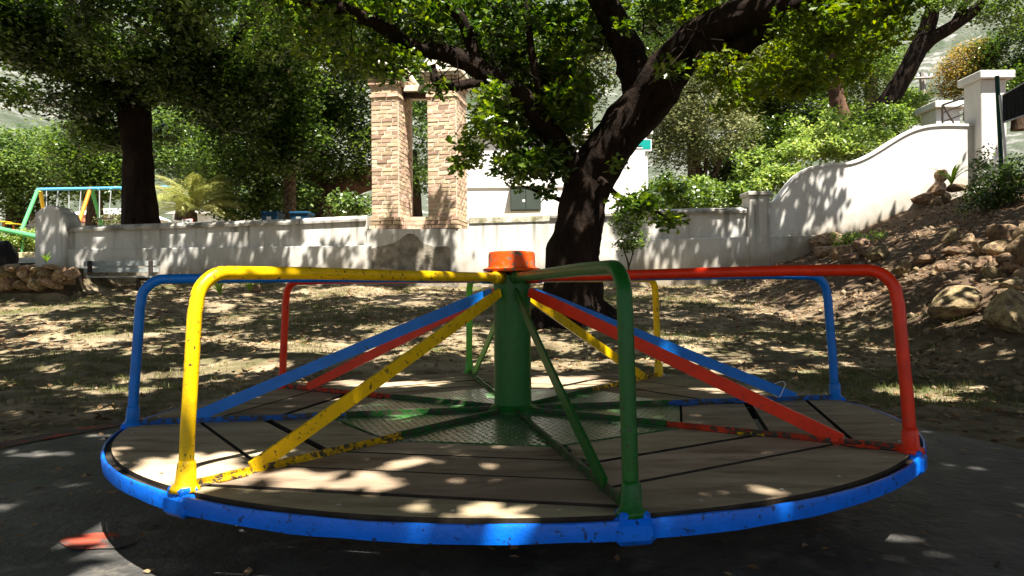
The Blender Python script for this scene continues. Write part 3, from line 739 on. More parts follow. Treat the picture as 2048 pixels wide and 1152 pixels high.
# ------------------------------------------------------------------ BRICK PILLARS
RB = R(-9)
def brick_pillar(px0, px1, depth, label):
    x0 = wx(px0); x1 = wx(px1); wd = (x1 - x0) / math.cos(RB) - .04; zb = wz(800, 457.5); zt = wz(800, 152)
    t = empty('brick_pillar', (x0 + .02, YW + .08, zb), RB); tag(t, label, 'pillar')
    core = MB(); core.box((.007, .007, 0), (wd - .007, depth, zt - zb)); core.build('mortar_core', M['mortar'], t, local=True)
    nc = 37; ch = (zt - zb) / nc
    shapes = {}
    def brickmesh(L, D):
        key = (round(L, 3), D)
        if key not in shapes:
            out = []
            for v in range(3):
                bb = MB(); bb.box((0, 0, 0), (L, D, ch - .017))
                bb.v = [(x + random.uniform(-.004, .004), y + random.uniform(-.004, .006), z + random.uniform(-.004, .004)) for x, y, z in bb.v]
                out.append(mesh('brick', bb.v, bb.f, M['brick']))
            shapes[key] = out
        return random.choice(shapes[key])
    cnt = 0; extra = MB()
    for c in range(nc):
        z = c * ch + .005; prd = 0
        if c < 3: prd = .045
        if c == nc - 5: prd = .022
        if c > nc - 3: prd = .05
        stretch = (c % 2 == 0)
        # front face
        Lb = (wd + 2 * prd) / (2.5 if stretch else 4); x = -prd
        widths = ([Lb, Lb, Lb / 2] if (c // 2) % 2 else [Lb / 2, Lb, Lb]) if stretch else [Lb] * 4
        if not stretch and c % 4 == 1: widths = [Lb * 1.5, Lb * 1.5, Lb]
        for w_ in widths:
            o = link('brick', brickmesh(w_ - .018, .06), t, loc=(x + .009, -prd + random.uniform(-.004, .003), z)); x += w_; cnt += 1
        # right face: coursed bricks turned 90 degrees
        Ls = (depth + prd) / 4.5; y = .06 - prd
        ws = [Ls] * 4 if stretch else [Ls / 2, Ls, Ls, Ls]
        for w_ in ws:
            if cnt < 292:
                o = link('brick', brickmesh(w_ - .018, .06), t, loc=(wd + prd + random.uniform(-.003, .004), y + .005, z), rot=(0, 0, math.pi / 2)); cnt += 1
            else:
                extra.box((wd + prd - .06, y + .005, z), (wd + prd, y + w_ - .006, z + ch - .011))
            y += w_
        y = .06
        for q in range(4):       # left face
            extra.box((-prd, y, z), (.05, y + depth / 4.3 - .011, z + ch - .011)); y += depth / 4.3
    tag(extra.build('brick', M['brick'], t, local=True), kind='stuff')
    cap = MB(); zz = zt - zb
    cap.bbox((-.09, -.09, zz), (wd + .09, depth + .05, zz + .05), .006); cap.build('cornice', M['mortar'], t, local=True)
    cap = MB(); cap.bbox((-.12, -.12, zz + .052), (wd + .12, depth + .08, zz + .12), .008); cap.build('cornice', M['mortar'], t, local=True)
    cap = MB(); n_ = [(-.10, -.10), (wd + .10, -.10), (wd + .10, depth + .05), (-.10, depth + .05)]
    V = [(x, y, zz + .121) for x, y in n_] + [(x * .55 + wd * .225, y * .55 + depth * .225, zz + .40) for x, y in n_]
    cap.add(V, [(0, 1, 5, 4), (1, 2, 6, 5), (2, 3, 7, 6), (3, 0, 4, 7), (4, 5, 6, 7)]); cap.build('sloped_top', M['mortar'], t, local=True)
    return t, zt
bp1, zt1 = brick_pillar(741, 801, .95, 'left brick pillar of the pair standing on the white wall')
bp2, zt2 = brick_pillar(854, 917, .95, 'right brick pillar of the pair, partly hidden by oak leaves')
ls = empty('lintel_slab', (wx(830), YW + .3, zt1)); tag(ls, 'pale slab with dark underside bridging the tops of the two brick pillars', 'lintel')
b = MB(); b.bbox((wx(806), YW + .22, wz(830, 176)), (wx(856), YW + .95, wz(830, 164)), .008); b.build('slab', M['mortar'], ls)
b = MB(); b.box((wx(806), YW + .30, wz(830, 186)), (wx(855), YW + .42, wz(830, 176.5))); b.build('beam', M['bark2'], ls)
sb = empty('brick_sill', (wx(828), YW + .2, 1.95)); tag(sb, 'low brick sill filling the gap between the two brick pillars', 'sill')
xa, xb = wx(806), wx(853); zb_ = wz(800, 457.5)
for c in range(3):
    nb = 2 if c % 2 else 3; L_ = (xb - xa) / nb
    for i in range(nb):
        bb = MB(); bb.box((xa + i * L_ + .005, YW + .12, zb_ + c * .077 + .004), (xa + (i + 1) * L_ - .006, YW + .35, zb_ + c * .077 + .070)); bb.build('brick', M['brick'], sb)
bb = MB(); bb.box((xa, YW + .13, zb_), (xb, YW + .34, zb_ + .228)); bb.build('mortar', M['mortar'], sb)

# ------------------------------------------------------------------ BUILDINGS AND STREET FURNITURE BEHIND
def facing_box(px0, px1, ptop, Y, zbot, depth):
    a = W(px0, ptop, Y); c = W(px1, ptop, Y); return (a.x, Y, zbot), (c.x, Y + depth, (a.z + c.z) / 2)
wb = empty('white_building', (W(1100, 400, 19).x, 19, 1.6)); tag(wb, 'bright white building behind the oak trunk with a grey-green meter box on it', 'building')
a_, c_ = facing_box(925, 1292, 272, 19, 1.2, 5); M['fresh'] = mat('fresh_white_paint', (.82, .82, .80), .8, (.78, .77, .75), 1)
b = MB(); b.box(a_, c_); b.build('wall', M['fresh'], wb)
b = MB(); b.box((a_[0] - .15, 18.85, c_[2]), (c_[0] + .15, 24.2, c_[2] + .12)); b.build('parapet', M['cleanplaster'], wb)
b = MB(); b.box((a_[0], 18.965, W(980, 376, 19).z), (W(1140, 376, 19).x, 18.998, W(980, 372, 19).z)); b.build('ledge', M['cleanplaster'], wb)
b = MB(); b.bbox((W(1160, 300, 19.6).x, 19.4, c_[2] + .12), (W(1178, 300, 19.6).x, 19.75, W(1168, 248, 19.6).z), .02); b.build('chimney', M['mortar'], wb)
mbx = empty('meter_box', W(1051, 420, 18.8)); tag(mbx, 'grey-green steel meter cabinet with two doors on the white building', 'cabinet')
x0, x1 = W(1021, 400, 18.75).x, W(1082, 400, 18.75).x; z0, z1 = W(1051, 420, 18.75).z, W(1051, 372, 18.75).z; xm = (x0 + x1) / 2
b = MB(); b.box((x0, 18.78, z0), (x1, 18.995, z1)); b.build('cabinet', M['boxgreen'], mbx)
b = MB(); b.bbox((x0 + .01, 18.755, z0 + .01), (xm - .006, 18.779, z1 - .01), .004); b.build('door', M['boxgreen'], mbx)
b = MB(); b.bbox((xm + .006, 18.755, z0 + .01), (x1 - .01, 18.779, z1 - .01), .004); b.build('door', M['boxgreen'], mbx)
b = MB(); b.box((xm - .08, 18.748, z0 + .20), (xm - .02, 18.754, z0 + .26)); b.build('sticker', M['white'], mbx)
b = MB(); b.box((x0 - .02, 18.72, z1), (x1 + .02, 18.995, z1 + .02)); b.build('top', M['moss'], mbx)
b = MB(); p0 = W(1045, 322, 18.9); b.bbox((p0.x - .10, 18.93, p0.z - .06), (p0.x + .10, 18.99, p0.z + .06), .006); tag(b.build('wall_plaque', M['red2']), 'small red plate high on the white building, half behind leaves', 'sign')
sg = empty('street_sign', W(1290, 420, 17)); tag(sg, 'teal sign with white border on a white pole, right of the oak trunk', 'sign')
x0, x1 = W(1258, 290, 17).x, W(1303, 290, 17).x; z0, z1 = W(1280, 303, 17).z, W(1280, 279, 17).z
b = MB(); b.bbox((x0, 16.98, z0), (x1, 17.01, z1), .006); b.build('border', M['white'], sg)
b = MB(); b.bbox((x0 + .02, 16.972, z0 + .05), (x1 - .02, 16.979, z1 - .012), .002); b.build('face', M['teal'], sg)
b = MB(); b.box((x0 + .13, 16.966, z0 + .10), (x0 + .28, 16.971, z0 + .125)); b.build('printed_mark', M['darksteel'], sg)
b = MB(); b.box((x0 + .04, 16.966, z0 + .065), (x0 + .30, 16.971, z0 + .085)); b.build('printed_mark', M['white'], sg)
b = MB(); b.tube([W(1296, 440, 17.05), W(1290, 240, 17.05)], .028, 8); b.build('pole', M['white'], sg)
lp = empty('street_lamp', W(1461, 380, 22)); tag(lp, 'slim black lamp post with a small white head among the shrubs', 'lamp')
b = MB(); b.tube([W(1461, 440, 22), W(1461, 333, 22)], .055, 8); b.build('pole', M['darksteel'], lp)
p0 = W(1465, 329, 22); b = MB(); b.lathe([(.03, -.1), (.16, -.03), (.20, .03), (.05, .09)], tuple(p0), 12); b.build('lamp_head', M['white'], lp)
up_ = empty('utility_pole', W(1846, 230, 26)); tag(up_, 'timber utility pole with crossarm and insulators above the gate', 'pole')
b = MB(); b.tube([W(1850, 260, 26), W(1844, 145, 26)], .10, 8); b.build('pole', M['timber'], up_)
b = MB(); b.tube([W(1822, 157, 25.8), W(1868, 155, 25.8)], .045, 6); b.build('crossarm', M['timber'], up_)
for p in (1826, 1836, 1852, 1863):
    q = W(p, 156, 25.8); b = MB(); b.lathe([(.03, 0), (.05, .08), (.02, .16)], tuple(q), 8); b.build('insulator', M['white'], up_)
# houses at far left
def house(px0, px1, pytop, pyroof, Y, label, roofm, windows=()):
    h = empty('house', (W((px0 + px1) / 2, pytop, Y).x, Y, ground(0, Y))); tag(h, label, 'house')
    a_, c_ = facing_box(px0, px1, pytop, Y, 1.5, 4); b = MB(); b.box(a_, c_); b.build('wall', M['cleanplaster'], h)
    zr = W((px0 + px1) / 2, pyroof, Y + 2).z
    b = MB(); b.add([(a_[0] - .3, Y - .3, c_[2]), (c_[0] + .3, Y - .3, c_[2]), (c_[0] + .3, Y + 4.3, c_[2]), (a_[0] - .3, Y + 4.3, c_[2]), (a_[0] + .6, Y + 2, zr), (c_[0] - .6, Y + 2, zr)],
                    [(0, 1, 5, 4), (1, 2, 5), (2, 3, 4, 5), (3, 0, 4), (3, 2, 1, 0)]); b.build('roof', roofm, h)
    for (p, q, wpx, hpx) in windows:
        o = W(p, q, Y); k = Y / F
        b = MB(); b.box((o.x, Y - .03, o.z - hpx * k), (o.x + wpx * k, Y + .02, o.z)); f_ = b.build('window', M['white'], h)
        b = MB(); b.box((o.x + .06, Y - .04, o.z - hpx * k + .06), (o.x + wpx * k - .06, Y - .031, o.z - .06)); b.build('pane', M['glass'], f_)
house(38, 88, 433, 418, 34, 'small white house with red roof seen left of the pointed wall pier', M['roofred'], [(52, 438, 9, 14)])
house(135, 262, 430, 417, 38, 'white house with pale roof seen through the swing frame', M['white'], [(160, 434, 8, 10), (187, 434, 8, 10), (222, 434, 8, 10)])
house(345, 450, 428, 405, 42, 'white house with dark windows half hidden behind the small palm', M['timber'], [(424, 428, 9, 12)])
b = MB(); p0 = W(374, 444, 18); b.bbox((p0.x - .12, 18, p0.z - .1), (p0.x + .12, 18.04, p0.z + .07), .005); s0 = b.build('notice_board', M['white']); tag(s0, 'small pale board with red edge just above the wall by the palm', 'sign')
b = MB(); b.bbox((p0.x - .13, 18.045, p0.z - .11), (p0.x + .13, 18.06, p0.z + .08), .005); link('backing', mesh('backing', b.v, b.f, M['red2']), s0)
# bins
for (px, lab) in ((546, 'blue wheelie bin standing left of the palm trunk behind the wall'), (604, 'blue wheelie bin standing right of the palm trunk behind the wall')):
    c = W(px, 428, 16.5); t = empty('wheelie_bin', (c.x, 16.5, 1.5)); tag(t, lab, 'bin')
    b = MB(); hw = .17 if px == 546 else .19
    V = [(-hw * .8, -.2, -.6), (hw * .8, -.2, -.6), (hw * .8, .2, -.6), (-hw * .8, .2, -.6), (-hw, -.25, c.z - 1.5 - .03), (hw, -.25, c.z - 1.5 - .03), (hw, .25, c.z - 1.5 - .03), (-hw, .25, c.z - 1.5 - .03)]
    b.add(V, [(0, 1, 5, 4), (1, 2, 6, 5), (2, 3, 7, 6), (3, 0, 4, 7), (4, 5, 6, 7)]); b.build('body', M['binblue'], t, local=True)
    b = MB(); b.bbox((-hw - .02, -.28, c.z - 1.53), (hw + .02, .28, c.z - 1.47), .02); b.build('lid', M['binblue'], t, local=True)
    b = MB(); b.box((-.06, -.262, c.z - 1.5 - .15), (.04, -.257, c.z - 1.5 - .08)); b.build('sticker', M['galv'], t, local=True)

# swing set
sw = empty('swing_set', (W(150, 450, 22).x, 22, ground(-13, 22))); tag(sw, 'tall swing frame with blue top bar and green, yellow and orange legs', 'swing set')
def sp_(a, c, r, nm, mt, lab=None, par=sw):
    b = MB(); b.tube([W(*a), W(*c)], r, 10); o = b.build(nm, mt, par, smooth=True)
    if lab: tag(o, lab)
sp_((74, 379, 22.2), (345, 374, 22.8), .045, 'top_bar', M['swingblue'])
for (a, c, mt) in (((76, 379, 22.2), (22, 512, 21.2), 'swinggreen'), ((80, 380, 22.2), (96, 470, 24), 'swingyellow'), ((181, 376, 22.5), (150, 470, 21.5), 'swingorange'),
                   ((183, 376, 22.5), (208, 470, 24), 'swinggreen'), ((290, 375, 22.7), (318, 460, 21.8), 'swingblue'), ((290, 375, 22.7), (262, 460, 24), 'swinggreen')):
    sp_(a, c, .055, 'leg', M[mt])
for i, p in enumerate((93, 116, 138, 162, 199, 222, 245, 268)):
    sp_((p, 379, 22.4), (p - 2 + (i % 2), 378, 22.4), .05, 'hanger', M['swingblue'])
    sp_((p, 380, 22.4), (p - (4 if i % 2 else 0), 436, 22.3), .016, 'chain', M['galv'])
for p in (103, 148, 209, 256):
    c = W(p, 437, 22.3); b = MB(); b.bbox((c.x - .22, 22.2, c.z - .02), (c.x + .22, 22.4, c.z + .01), .006); b.build('seat', M['darksteel'], sw)
ss = empty('seesaw', W(20, 480, 19)); tag(ss, 'green seesaw beam with orange and yellow seats behind the black bag', 'seesaw')
sp_((-30, 452, 19), (78, 474, 18.6), .06, 'beam', M['swinggreen'], par=ss)
for (p, q) in ((8, 444), (27, 448)):
    c = W(p, q, 19); b = MB(); b.bbox((c.x - .11, 18.85, c.z - .012), (c.x + .11, 19.15, c.z + .012), .005); b.build('seat', M['swingyellow'], ss)
    sp_((p, q + 1, 19), (p, q + 16, 19), .02, 'seat_stem', M['swingorange'], par=ss)
sp_((-10, 455, 19), (30, 461, 18.9), .03, 'crossbar', M['swingorange'], par=ss)
sp_((50, 468, 18.8), (42, 510, 18.8), .03, 'stand', M['swinggreen'], par=ss)
# pale path and kerb behind the gap
for nm, y0, y1, z_, mt in (('path', 14.45, 17.2, .012, M['path']),):
    V = [(x, y, ground(x, y) + z_ + .012) for y in np.linspace(y0, y1, 8) for x in np.linspace(-14, -8.2, 12)]
    Fc = [(j * 12 + i, j * 12 + i + 1, j * 12 + 13 + i, j * 12 + 12 + i) for j in range(7) for i in range(11)]
    tag(link(nm, mesh(nm, V, Fc, mt)), kind='structure')
b = MB()
for i in range(6):
    x = -14 + i * 1.0; z = ground(x, 17.3); b.bbox((x + .01, 17.2, z - .2), (x + .98, 17.4, z + .12), .015)
    if i < 5: pass
kb = empty('kerb', (-11, 17.3, ground(-11, 17.3))); tag(kb, 'pale yellow kerb stones edging the path in front of the hedge', 'kerb')
for i in range(6):
    x = -14 + i * 1.0; z = ground(x, 17.3); b = MB(); b.bbox((x + .01, 17.2, z - .2), (x + .98, 17.4, z + .13), .015); b.build('kerb_stone', M['kerb'], kb)

# bench in front of the wall
bn = empty('park_bench', (wx(235), 12.9, ground(-6.6, 12.9))); tag(bn, 'dark grey slatted park bench in front of the low white wall', 'bench')
YB = 12.9; x0, x1 = W(160, 540, YB).x, W(314, 540, YB).x
for (t_, bo, y_) in ((522, 532, 13.0), (536, 545, 12.96)):
    b = MB(); b.bbox((x0, y_, W(236, bo, y_).z), (x1, y_ + .03, W(236, t_, y_).z), .004); b.build('back_slat', M['benchwood'], bn)
zs = W(236, 556, 12.6).z
for i in range(4):
    b = MB(); b.bbox((x0, 12.45 + i * .11, zs), (x1, 12.545 + i * .11, zs + .03), .004); b.build('seat_slat', M['benchwood'], bn)
for x in (x0 + .12, x1 - .15):
    b = MB(); b.bbox((x, 12.47, ground(x, 12.6) - .1), (x + .06, 12.53, zs), .006); b.bbox((x, 12.80, ground(x, 12.8) - .1), (x + .06, 12.86, zs), .006); b.bbox((x, 12.45, zs - .05), (x + .06, 12.92, zs - .002), .006)
    b.bbox((x, 12.90, zs - .05), (x + .06, 12.955, W(236, 521, 12.9).z), .006); b.build('bench_frame', M['darksteel'], bn)
# black bag
bm = bmesh.new(); bmesh.ops.create_icosphere(bm, subdivisions=4, radius=1)
cb = W(2, 500, 12.9)
for v in bm.verts:
    p = v.co.copy(); f_ = 1 + .13 * noise.noise(p * 1.7) + .07 * noise.noise(p * 4.3) + .03 * abs(noise.noise(Vector((p.x * 9, p.y * 9, p.z * 3))))
    v.co = Vector((p.x * .26 * f_, p.y * .26 * f_, p.z * .33 * f_ * (1.0 if p.z < 0 else 1.05)))
    if v.co.z < -.24: v.co.z = -.24
me = bpy.data.meshes.new('rubbish_bag'); bm.to_mesh(me); bm.free(); me.materials.append(M['black']); me.polygons.foreach_set('use_smooth', [True] * len(me.polygons))
tag(link('rubbish_bag', me, loc=(cb.x, 12.9, ground(cb.x, 12.9) + .23)), 'bulging black bag at the left edge above the stone wall', 'bag')

# ------------------------------------------------------------------ ROCKS
def rockmesh(seed, sub=3, ang=.28):
    bm = bmesh.new(); bmesh.ops.create_icosphere(bm, subdivisions=sub, radius=1); sv = Vector((seed * 3.7, seed * 1.3, seed))
    rr = random.Random(seed); planes = [(Vector((rr.gauss(0, 1), rr.gauss(0, 1), rr.gauss(0, 1))).normalized(), rr.uniform(.52, .85)) for _ in range(10)]
    for v in bm.verts:
        p = v.co.copy(); q = p * (1 + ang * noise.noise(p * 1.1 + sv) + .07 * noise.noise(p * 3.5 + sv))
        for nn, d in planes:
            e = q.dot(nn) - d
            if e > 0: q -= nn * e * .85
        v.co = q * (1 + .03 * noise.noise(p * 8 + sv))
    me = bpy.data.meshes.new('rock'); bm.to_mesh(me); bm.free(); me.materials.append(M['rock']); me.polygons.foreach_set('use_smooth', [True] * len(me.polygons))
    me.set_sharp_from_angle(angle=R(24)); return me
RK = [rockmesh(i) for i in range(9)]
def on_ground(px, py):
    """surveyed photo point brought onto the terrain"""
    lo = None
    for Y in np.arange(3.5, 13.9, .03):
        p = W(px, py, Y)
        if p.z <= ground(p.x, Y): return p
    return W(px, py, 13.8)
def rock(px, py, wpx, hpx, label, group=None, rz=None, mesh_i=None, dpt=1.0, Y=None, tilt=0):
    p = on_ground(px, py + hpx * .35) if Y is None else W(px, py, Y); k = p.y / F
    o = link('rock', random.choice(RK) if mesh_i is None else RK[mesh_i]); z = W(px, py, p.y).z
    o.location = (p.x, p.y, z); sx = wpx * k * .5 * 1.12; sz = hpx * k * .5 * 1.15
    o.scale = (sx, (sx + sz) * .5 * dpt, sz); o.rotation_euler = (0, tilt, 0) if rz is None else (0, tilt, rz)
    return tag(o, label, 'rock', group)
big = [(1912, 610, 120, 56, 'long flat pale boulder lying alone low on the bank', 2, R(-20)), (2024, 628, 92, 92, 'big brown boulder low at the right edge', 0, 0), (1893, 624, 34, 34, 'small dark stone tucked against the long flat boulder', 4, 0),
       (2005, 468, 58, 40, 'reddish rounded rock on top of the right-hand pile', 1, R(10)), (1994, 496, 50, 30, 'angular pale-faced slab in the right-hand rock pile', 3, R(-15)), (1962, 494, 28, 36, 'upright yellowish stone at the left of the rock pile', 5, 0),
       (2035, 500, 46, 50, 'large brown rock right of the pale-faced slab', 6, 0), (1968, 532, 40, 36, 'round cream stone under the pale-faced slab', 7, 0), (2032, 535, 50, 26, 'dark flat rock at the edge of the pile', 8, 0),
       (2030, 575, 66, 34, 'wide dark rock above the big brown boulder', 2, 0), (1952, 563, 26, 20, 'small bright stone below the rock pile', 1, 0), (1984, 548, 38, 30, 'broken grey stone with sharp edges in the pile', 3, R(25)),
       (1906, 476, 50, 34, 'yellow-brown rock leaning beside a round grey one', 6, R(-25)), (1937, 482, 26, 28, 'round grey rock right of the yellow-brown one', 7, 0), (1852, 518, 42, 24, 'oval tan rock alone in the middle of the bank', 8, R(-12)),
       (1804, 538, 32, 30, 'round pale stone just behind the red rail corner', 4, 0), (1776, 562, 20, 18, 'small pale stone peeping left of the red rail', 5, 0), (1884, 536, 26, 18, 'small knobbly brown stone below the oval tan rock', 1, 0),
       (1866, 548, 16, 12, 'reddish pebble-sized stone in the middle of the bank', 0, 0), (1832, 540, 14, 10, 'tiny orange stone beside the round pale one', 2, 0), (1918, 502, 60, 18, 'long shadowed ledge of rock under the yellow-brown one', 3, 0),
       (1849, 398, 52, 22, 'dark rounded rock at the foot of the curved wall', 6, 0), (1878, 378, 34, 28, 'tall speckled rock at the foot of the curved wall', 7, R(-20)), (1868, 402, 34, 26, 'grey rock between the dark one and the strappy plant', 5, 0), (1892, 398, 22, 22, 'brown and white rock below the strappy plant', 2, 0),
       (1916, 376, 38, 18, 'smooth dark rock right of the strappy plant', 8, 0), (1882, 352, 22, 26, 'pointed sunlit rock left of the strappy plant', 3, 0)]
for px, py, wp, hp, lab, mi, ti in big: rock(px, py, wp, hp, lab, mesh_i=mi, tilt=ti)
G1 = 'rocks heaped at the lower end of the curved wall'
L1 = ['leftmost brown stone of the heap, touching the foot of the curved wall', 'second brown stone along the foot of the curved wall', 'wide brown stone in front of the leftmost ones at the wall foot', 'stone directly left of the ivy patch, lower row of the heap', 'upper stone just under the ivy patch', 'tan stone under the right half of the ivy patch', 'small low stone in front of the heap, centre', 'right-hand end stone of the heap by the ivy', 'small stone in front of the heap, left part', 'lowest stone of the heap, just above the red rail']
for i_, (px, py, wp, hp) in enumerate(((1640, 484, 34, 26), (1662, 478, 30, 24), (1650, 503, 40, 24), (1682, 505, 34, 26), (1722, 492, 32, 24), (1735, 503, 30, 26), (1708, 516, 26, 18), (1756, 508, 40, 28), (1692, 520, 24, 20), (1741, 545, 26, 26))):
    rock(px, py, wp * 1.2, hp * 1.15, L1[i_], G1)
G2 = 'rocks in the heap at the right edge'
L2 = ['brown stone at the frame edge level with the top of the pile', 'small stone wedged right of the round cream stone', 'stone at the frame edge above the wide dark rock', 'small stone just above the big brown boulder, left side', 'large stone cut off by the right frame edge beside the pile', 'large low boulder beyond the big brown one at the frame edge', 'bulky rock at the frame edge, top of the pile', 'tiny stone left of the wide dark rock']
for i_, (px, py, wp, hp) in enumerate(((2042, 470, 30, 30), (2012, 520, 28, 22), (2046, 556, 36, 26), (2006, 590, 26, 22), (2058, 520, 40, 40), (2075, 600, 60, 60), (2068, 470, 50, 44), (1990, 572, 18, 14))):
    rock(px, py, wp * 1.25, hp * 1.25, L2[i_], G2)
G3 = 'small stones scattered on the bank'
rs_ = random.Random(5)
for i in range(26):
    px = rs_.uniform(1650, 1990); py = rs_.uniform(520, 640) + (px - 1800) * .05; s_ = rs_.uniform(7, 15)
    rock(px, py, s_, s_ * .7, 'one of the small loose stones scattered on the shaded bank', G3)
# dry-stone retaining wall at left
rw = empty('stone_retaining_wall', (-7.6, 11.7, ground(-7.6, 11.3))); tag(rw, 'rough stone retaining wall holding up the ground at the left edge', 'wall')
stones = [(12, 545, 44, 24), (2, 566, 50, 26), (28, 538, 30, 16), (52, 548, 26, 26), (66, 556, 26, 34), (78, 566, 34, 26), (50, 572, 30, 20), (94, 546, 28, 26), (80, 540, 24, 14), (104, 564, 44, 22), (122, 552, 26, 20), (134, 562, 26, 20), (128, 542, 26, 16), (106, 535, 24, 12), (60, 535, 34, 12), (-20, 550, 40, 40), (145, 548, 20, 24), (30, 562, 26, 22)]
for i, (px, py, wp, hp) in enumerate(stones):
    p = W(px, py, 11.62 + rs_.uniform(-.05, .05)); k = p.y / F
    o = link('stone', RK[i % 9], rw); o.parent = rw; o.matrix_parent_inverse = mw(rw).inverted(); o.location = p; o.scale = (wp * k * .58, .20, hp * k * .62); o.rotation_euler = (0, rs_.uniform(-.3, .3), 0)
b = MB(); b.box((-9.5, 11.70, .6), (W(138, 533, 11.7).x, 12.1, W(70, 536, 11.7).z)); b.build('earth_core', M['darkearth'], rw)

# ------------------------------------------------------------------ TREES
S = np.array(SUN)
def lit_zone_prob(P):
    """how open the crown is above each leaf: sun gaps over the wall, the pillars and clearings in the yard"""
    x, y, z = P[:, 0].copy(), P[:, 1].copy(), P[:, 2].copy()
    zg = np.zeros(len(P))
    for _ in range(3):
        t = (z - zg) / S[2]; gx = x - S[0] * t; gy = y - S[1] * t; zg = np.where(np.hypot(gx, gy - 3.05) < 1.45, .27, ground_np(gx, np.minimum(gy, 13.9)))
    keep = np.ones(len(P))
    nzv = np.array([noise.noise(Vector((a * 1.9, c * 2.3, 1.5))) + .55 * noise.noise(Vector((a * 4.6, c * 5.2, 8.5))) for a, c in zip(gx, gy)])
    thr_ = .28 * ((gx > .0) & (gy < 3.9)) + .06 * ((gx > 0) & (gy >= 3.9) & (gy < 4.9)) + np.where(gy > 4.9, .30 - .18 * np.exp(-((gx + .3) / 1.9) ** 2), .58) + .16 * sst(2.6, 4.4, gx) * (gy > 4.9)
    keep[nzv > thr_] = .03
    onwall = gy > 13.95
    tw = (13.97 - y) / -S[1]; wx_ = x - S[0] * tw; wz_ = z - S[2] * tw
    wpx = 1024 + F * wx_ / 14
    nzw = np.array([noise.noise(Vector(((a - .22 * c) * 3.0, c * .9, 3.5))) + .5 * noise.noise(Vector(((a - .22 * c) * 6.5, c * 2.0, 5.5))) for a, c in zip(wx_, wz_)])
    keep[onwall] = np.where(nzw[onwall] > .26, .03, 1)
    # wall zones in metres along the wall
    A = onwall & (wpx > 612) & (wpx < 742) & (wz_ > 1.62); keep[A] = .008
    A = onwall & (wpx > 727) & (wpx < 945) & (wz_ > 2.02) & ~((wpx > 862) & (wpx < 925) & (wz_ < 2.65)); keep[A] = .003
    A = onwall & (wpx >= 905) & (wpx < 1235); keep[A] = .003
    A = onwall & (wpx > 1660 + 30 * np.sin(wz_ * 9)) & (wpx < 1960); keep[A] = .003
    A = onwall & (wpx > 1960); keep[A] = .01
    A = onwall & (wpx > 640) & (wpx < 735) & (wz_ <= 1.62); keep[A] = .45
    A = onwall & (wpx > 600) & (wz_ > np.where(wpx > 1541, 3.2, 2.7)); keep[A] = .003
    # sun patches shaped on the ground / deck (x, y, rx, ry)
    for cx, cy, rx, ry, kk in CLEAR:
        dd = ((gx - cx) / (rx + .085)) ** 2 + ((gy - cy) / (ry + .085)) ** 2
        keep[(~onwall) & (dd < 1)] = np.minimum(keep[(~onwall) & (dd < 1)], kk * kk * .5)
    # leaves kept wherever they shade the trunk, so it stays dark
    t9 = (9.4 - y) / -S[1]; x9 = x - S[0] * t9; z9 = z - S[2] * t9
    tx = np.interp(z9, [.3, 1.3, 2.2, 2.9, 3.4, 4.2], [.72, .78, 1.05, 1.6, 2.0, 2.6])
    keep[(t9 > 0) & (np.abs(x9 - tx) < .42) & (z9 > .3) & (z9 < 4.4)] = 1
    return keep
def gp_(px, py, z=None):
    if z is not None:
        Y = (CAMZ - z) * F / (py - 579); p = W(px, py, Y); return p.x, p.y
    p = on_ground(px, py); return p.x, p.y
CLEAR = []
def clr(px, py, wpx, dep, z=None, k=.05):
    x, y = gp_(px, py, z); CLEAR.append((x, y, wpx * y / F, dep, k))
clr(1130, 762, 85, .33, DK); clr(1290, 800, 0.1, .1, DK)
clr(690, 760, 60, .13, DK); clr(800, 765, 110, .10, DK, .2); clr(830, 830, 40, .12, DK, .1)
clr(730, 970, 45, .055, DK); clr(600, 955, 40, .045, DK, .1); clr(445, 900, 55, .05, DK); clr(260, 935, 60, .06, DK); clr(500, 955, 40, .05, DK); clr(250, 780, 60, .1)
clr(1450, 992, 30, .015, DK, .5); clr(1480, 785, 75, .07, DK); clr(1390, 740, 30, .05, DK); clr(840, 912, 40, .04, DK, .1); clr(980, 1020, 60, .05, DK, .2)
clr(175, 1088, 40, .05, 0); clr(20, 1012, 40, .05, 0); clr(145, 968, 28, .03, 0); clr(80, 905, 60, .06, 0); clr(215, 870, 40, .04, 0); clr(235, 1060, 30, .05, 0)
clr(700, 585, 85, .55, k=.03); clr(900, 575, 60, .3); clr(50, 622, 90, .30); clr(190, 672, 130, .16); clr(470, 735, 110, .22); clr(640, 690, 130, .25, k=.15); clr(800, 640, 80, .3, k=.15); clr(330, 745, 60, .1)
clr(1100, 735, 100, .3); clr(1250, 720, 60, .15); clr(1500, 640, 80, .2, k=.2); clr(1380, 600, 60, .3, k=.3); clr(1450, 745, 90, .12, k=.2); clr(1600, 800, 80, .08, k=.2); clr(1900, 775, 70, .08, k=.3); clr(1350, 570, 60, .4, k=.3)
clr(1930, 600, 60, .2, k=.2); clr(1990, 520, 50, .3, k=.3); clr(1860, 540, 60, .3, k=.3); clr(2025, 610, 30, .2, k=.3)
CLEAR += [(-.14, 3.31, .14, .14, .02), (-.92, 2.10, .10, .17, .02), (-.75, 2.30, .05, .05, .05)]
def thin(P, base=1.0):
    return P[RNG.uniform(size=len(P)) < lit_zone_prob(P) * base]
def above_view(P, m=-14):
    px, py, d = pix(P)
    return (d < .3) | (py < m) | (px < -60) | (px > 2108)

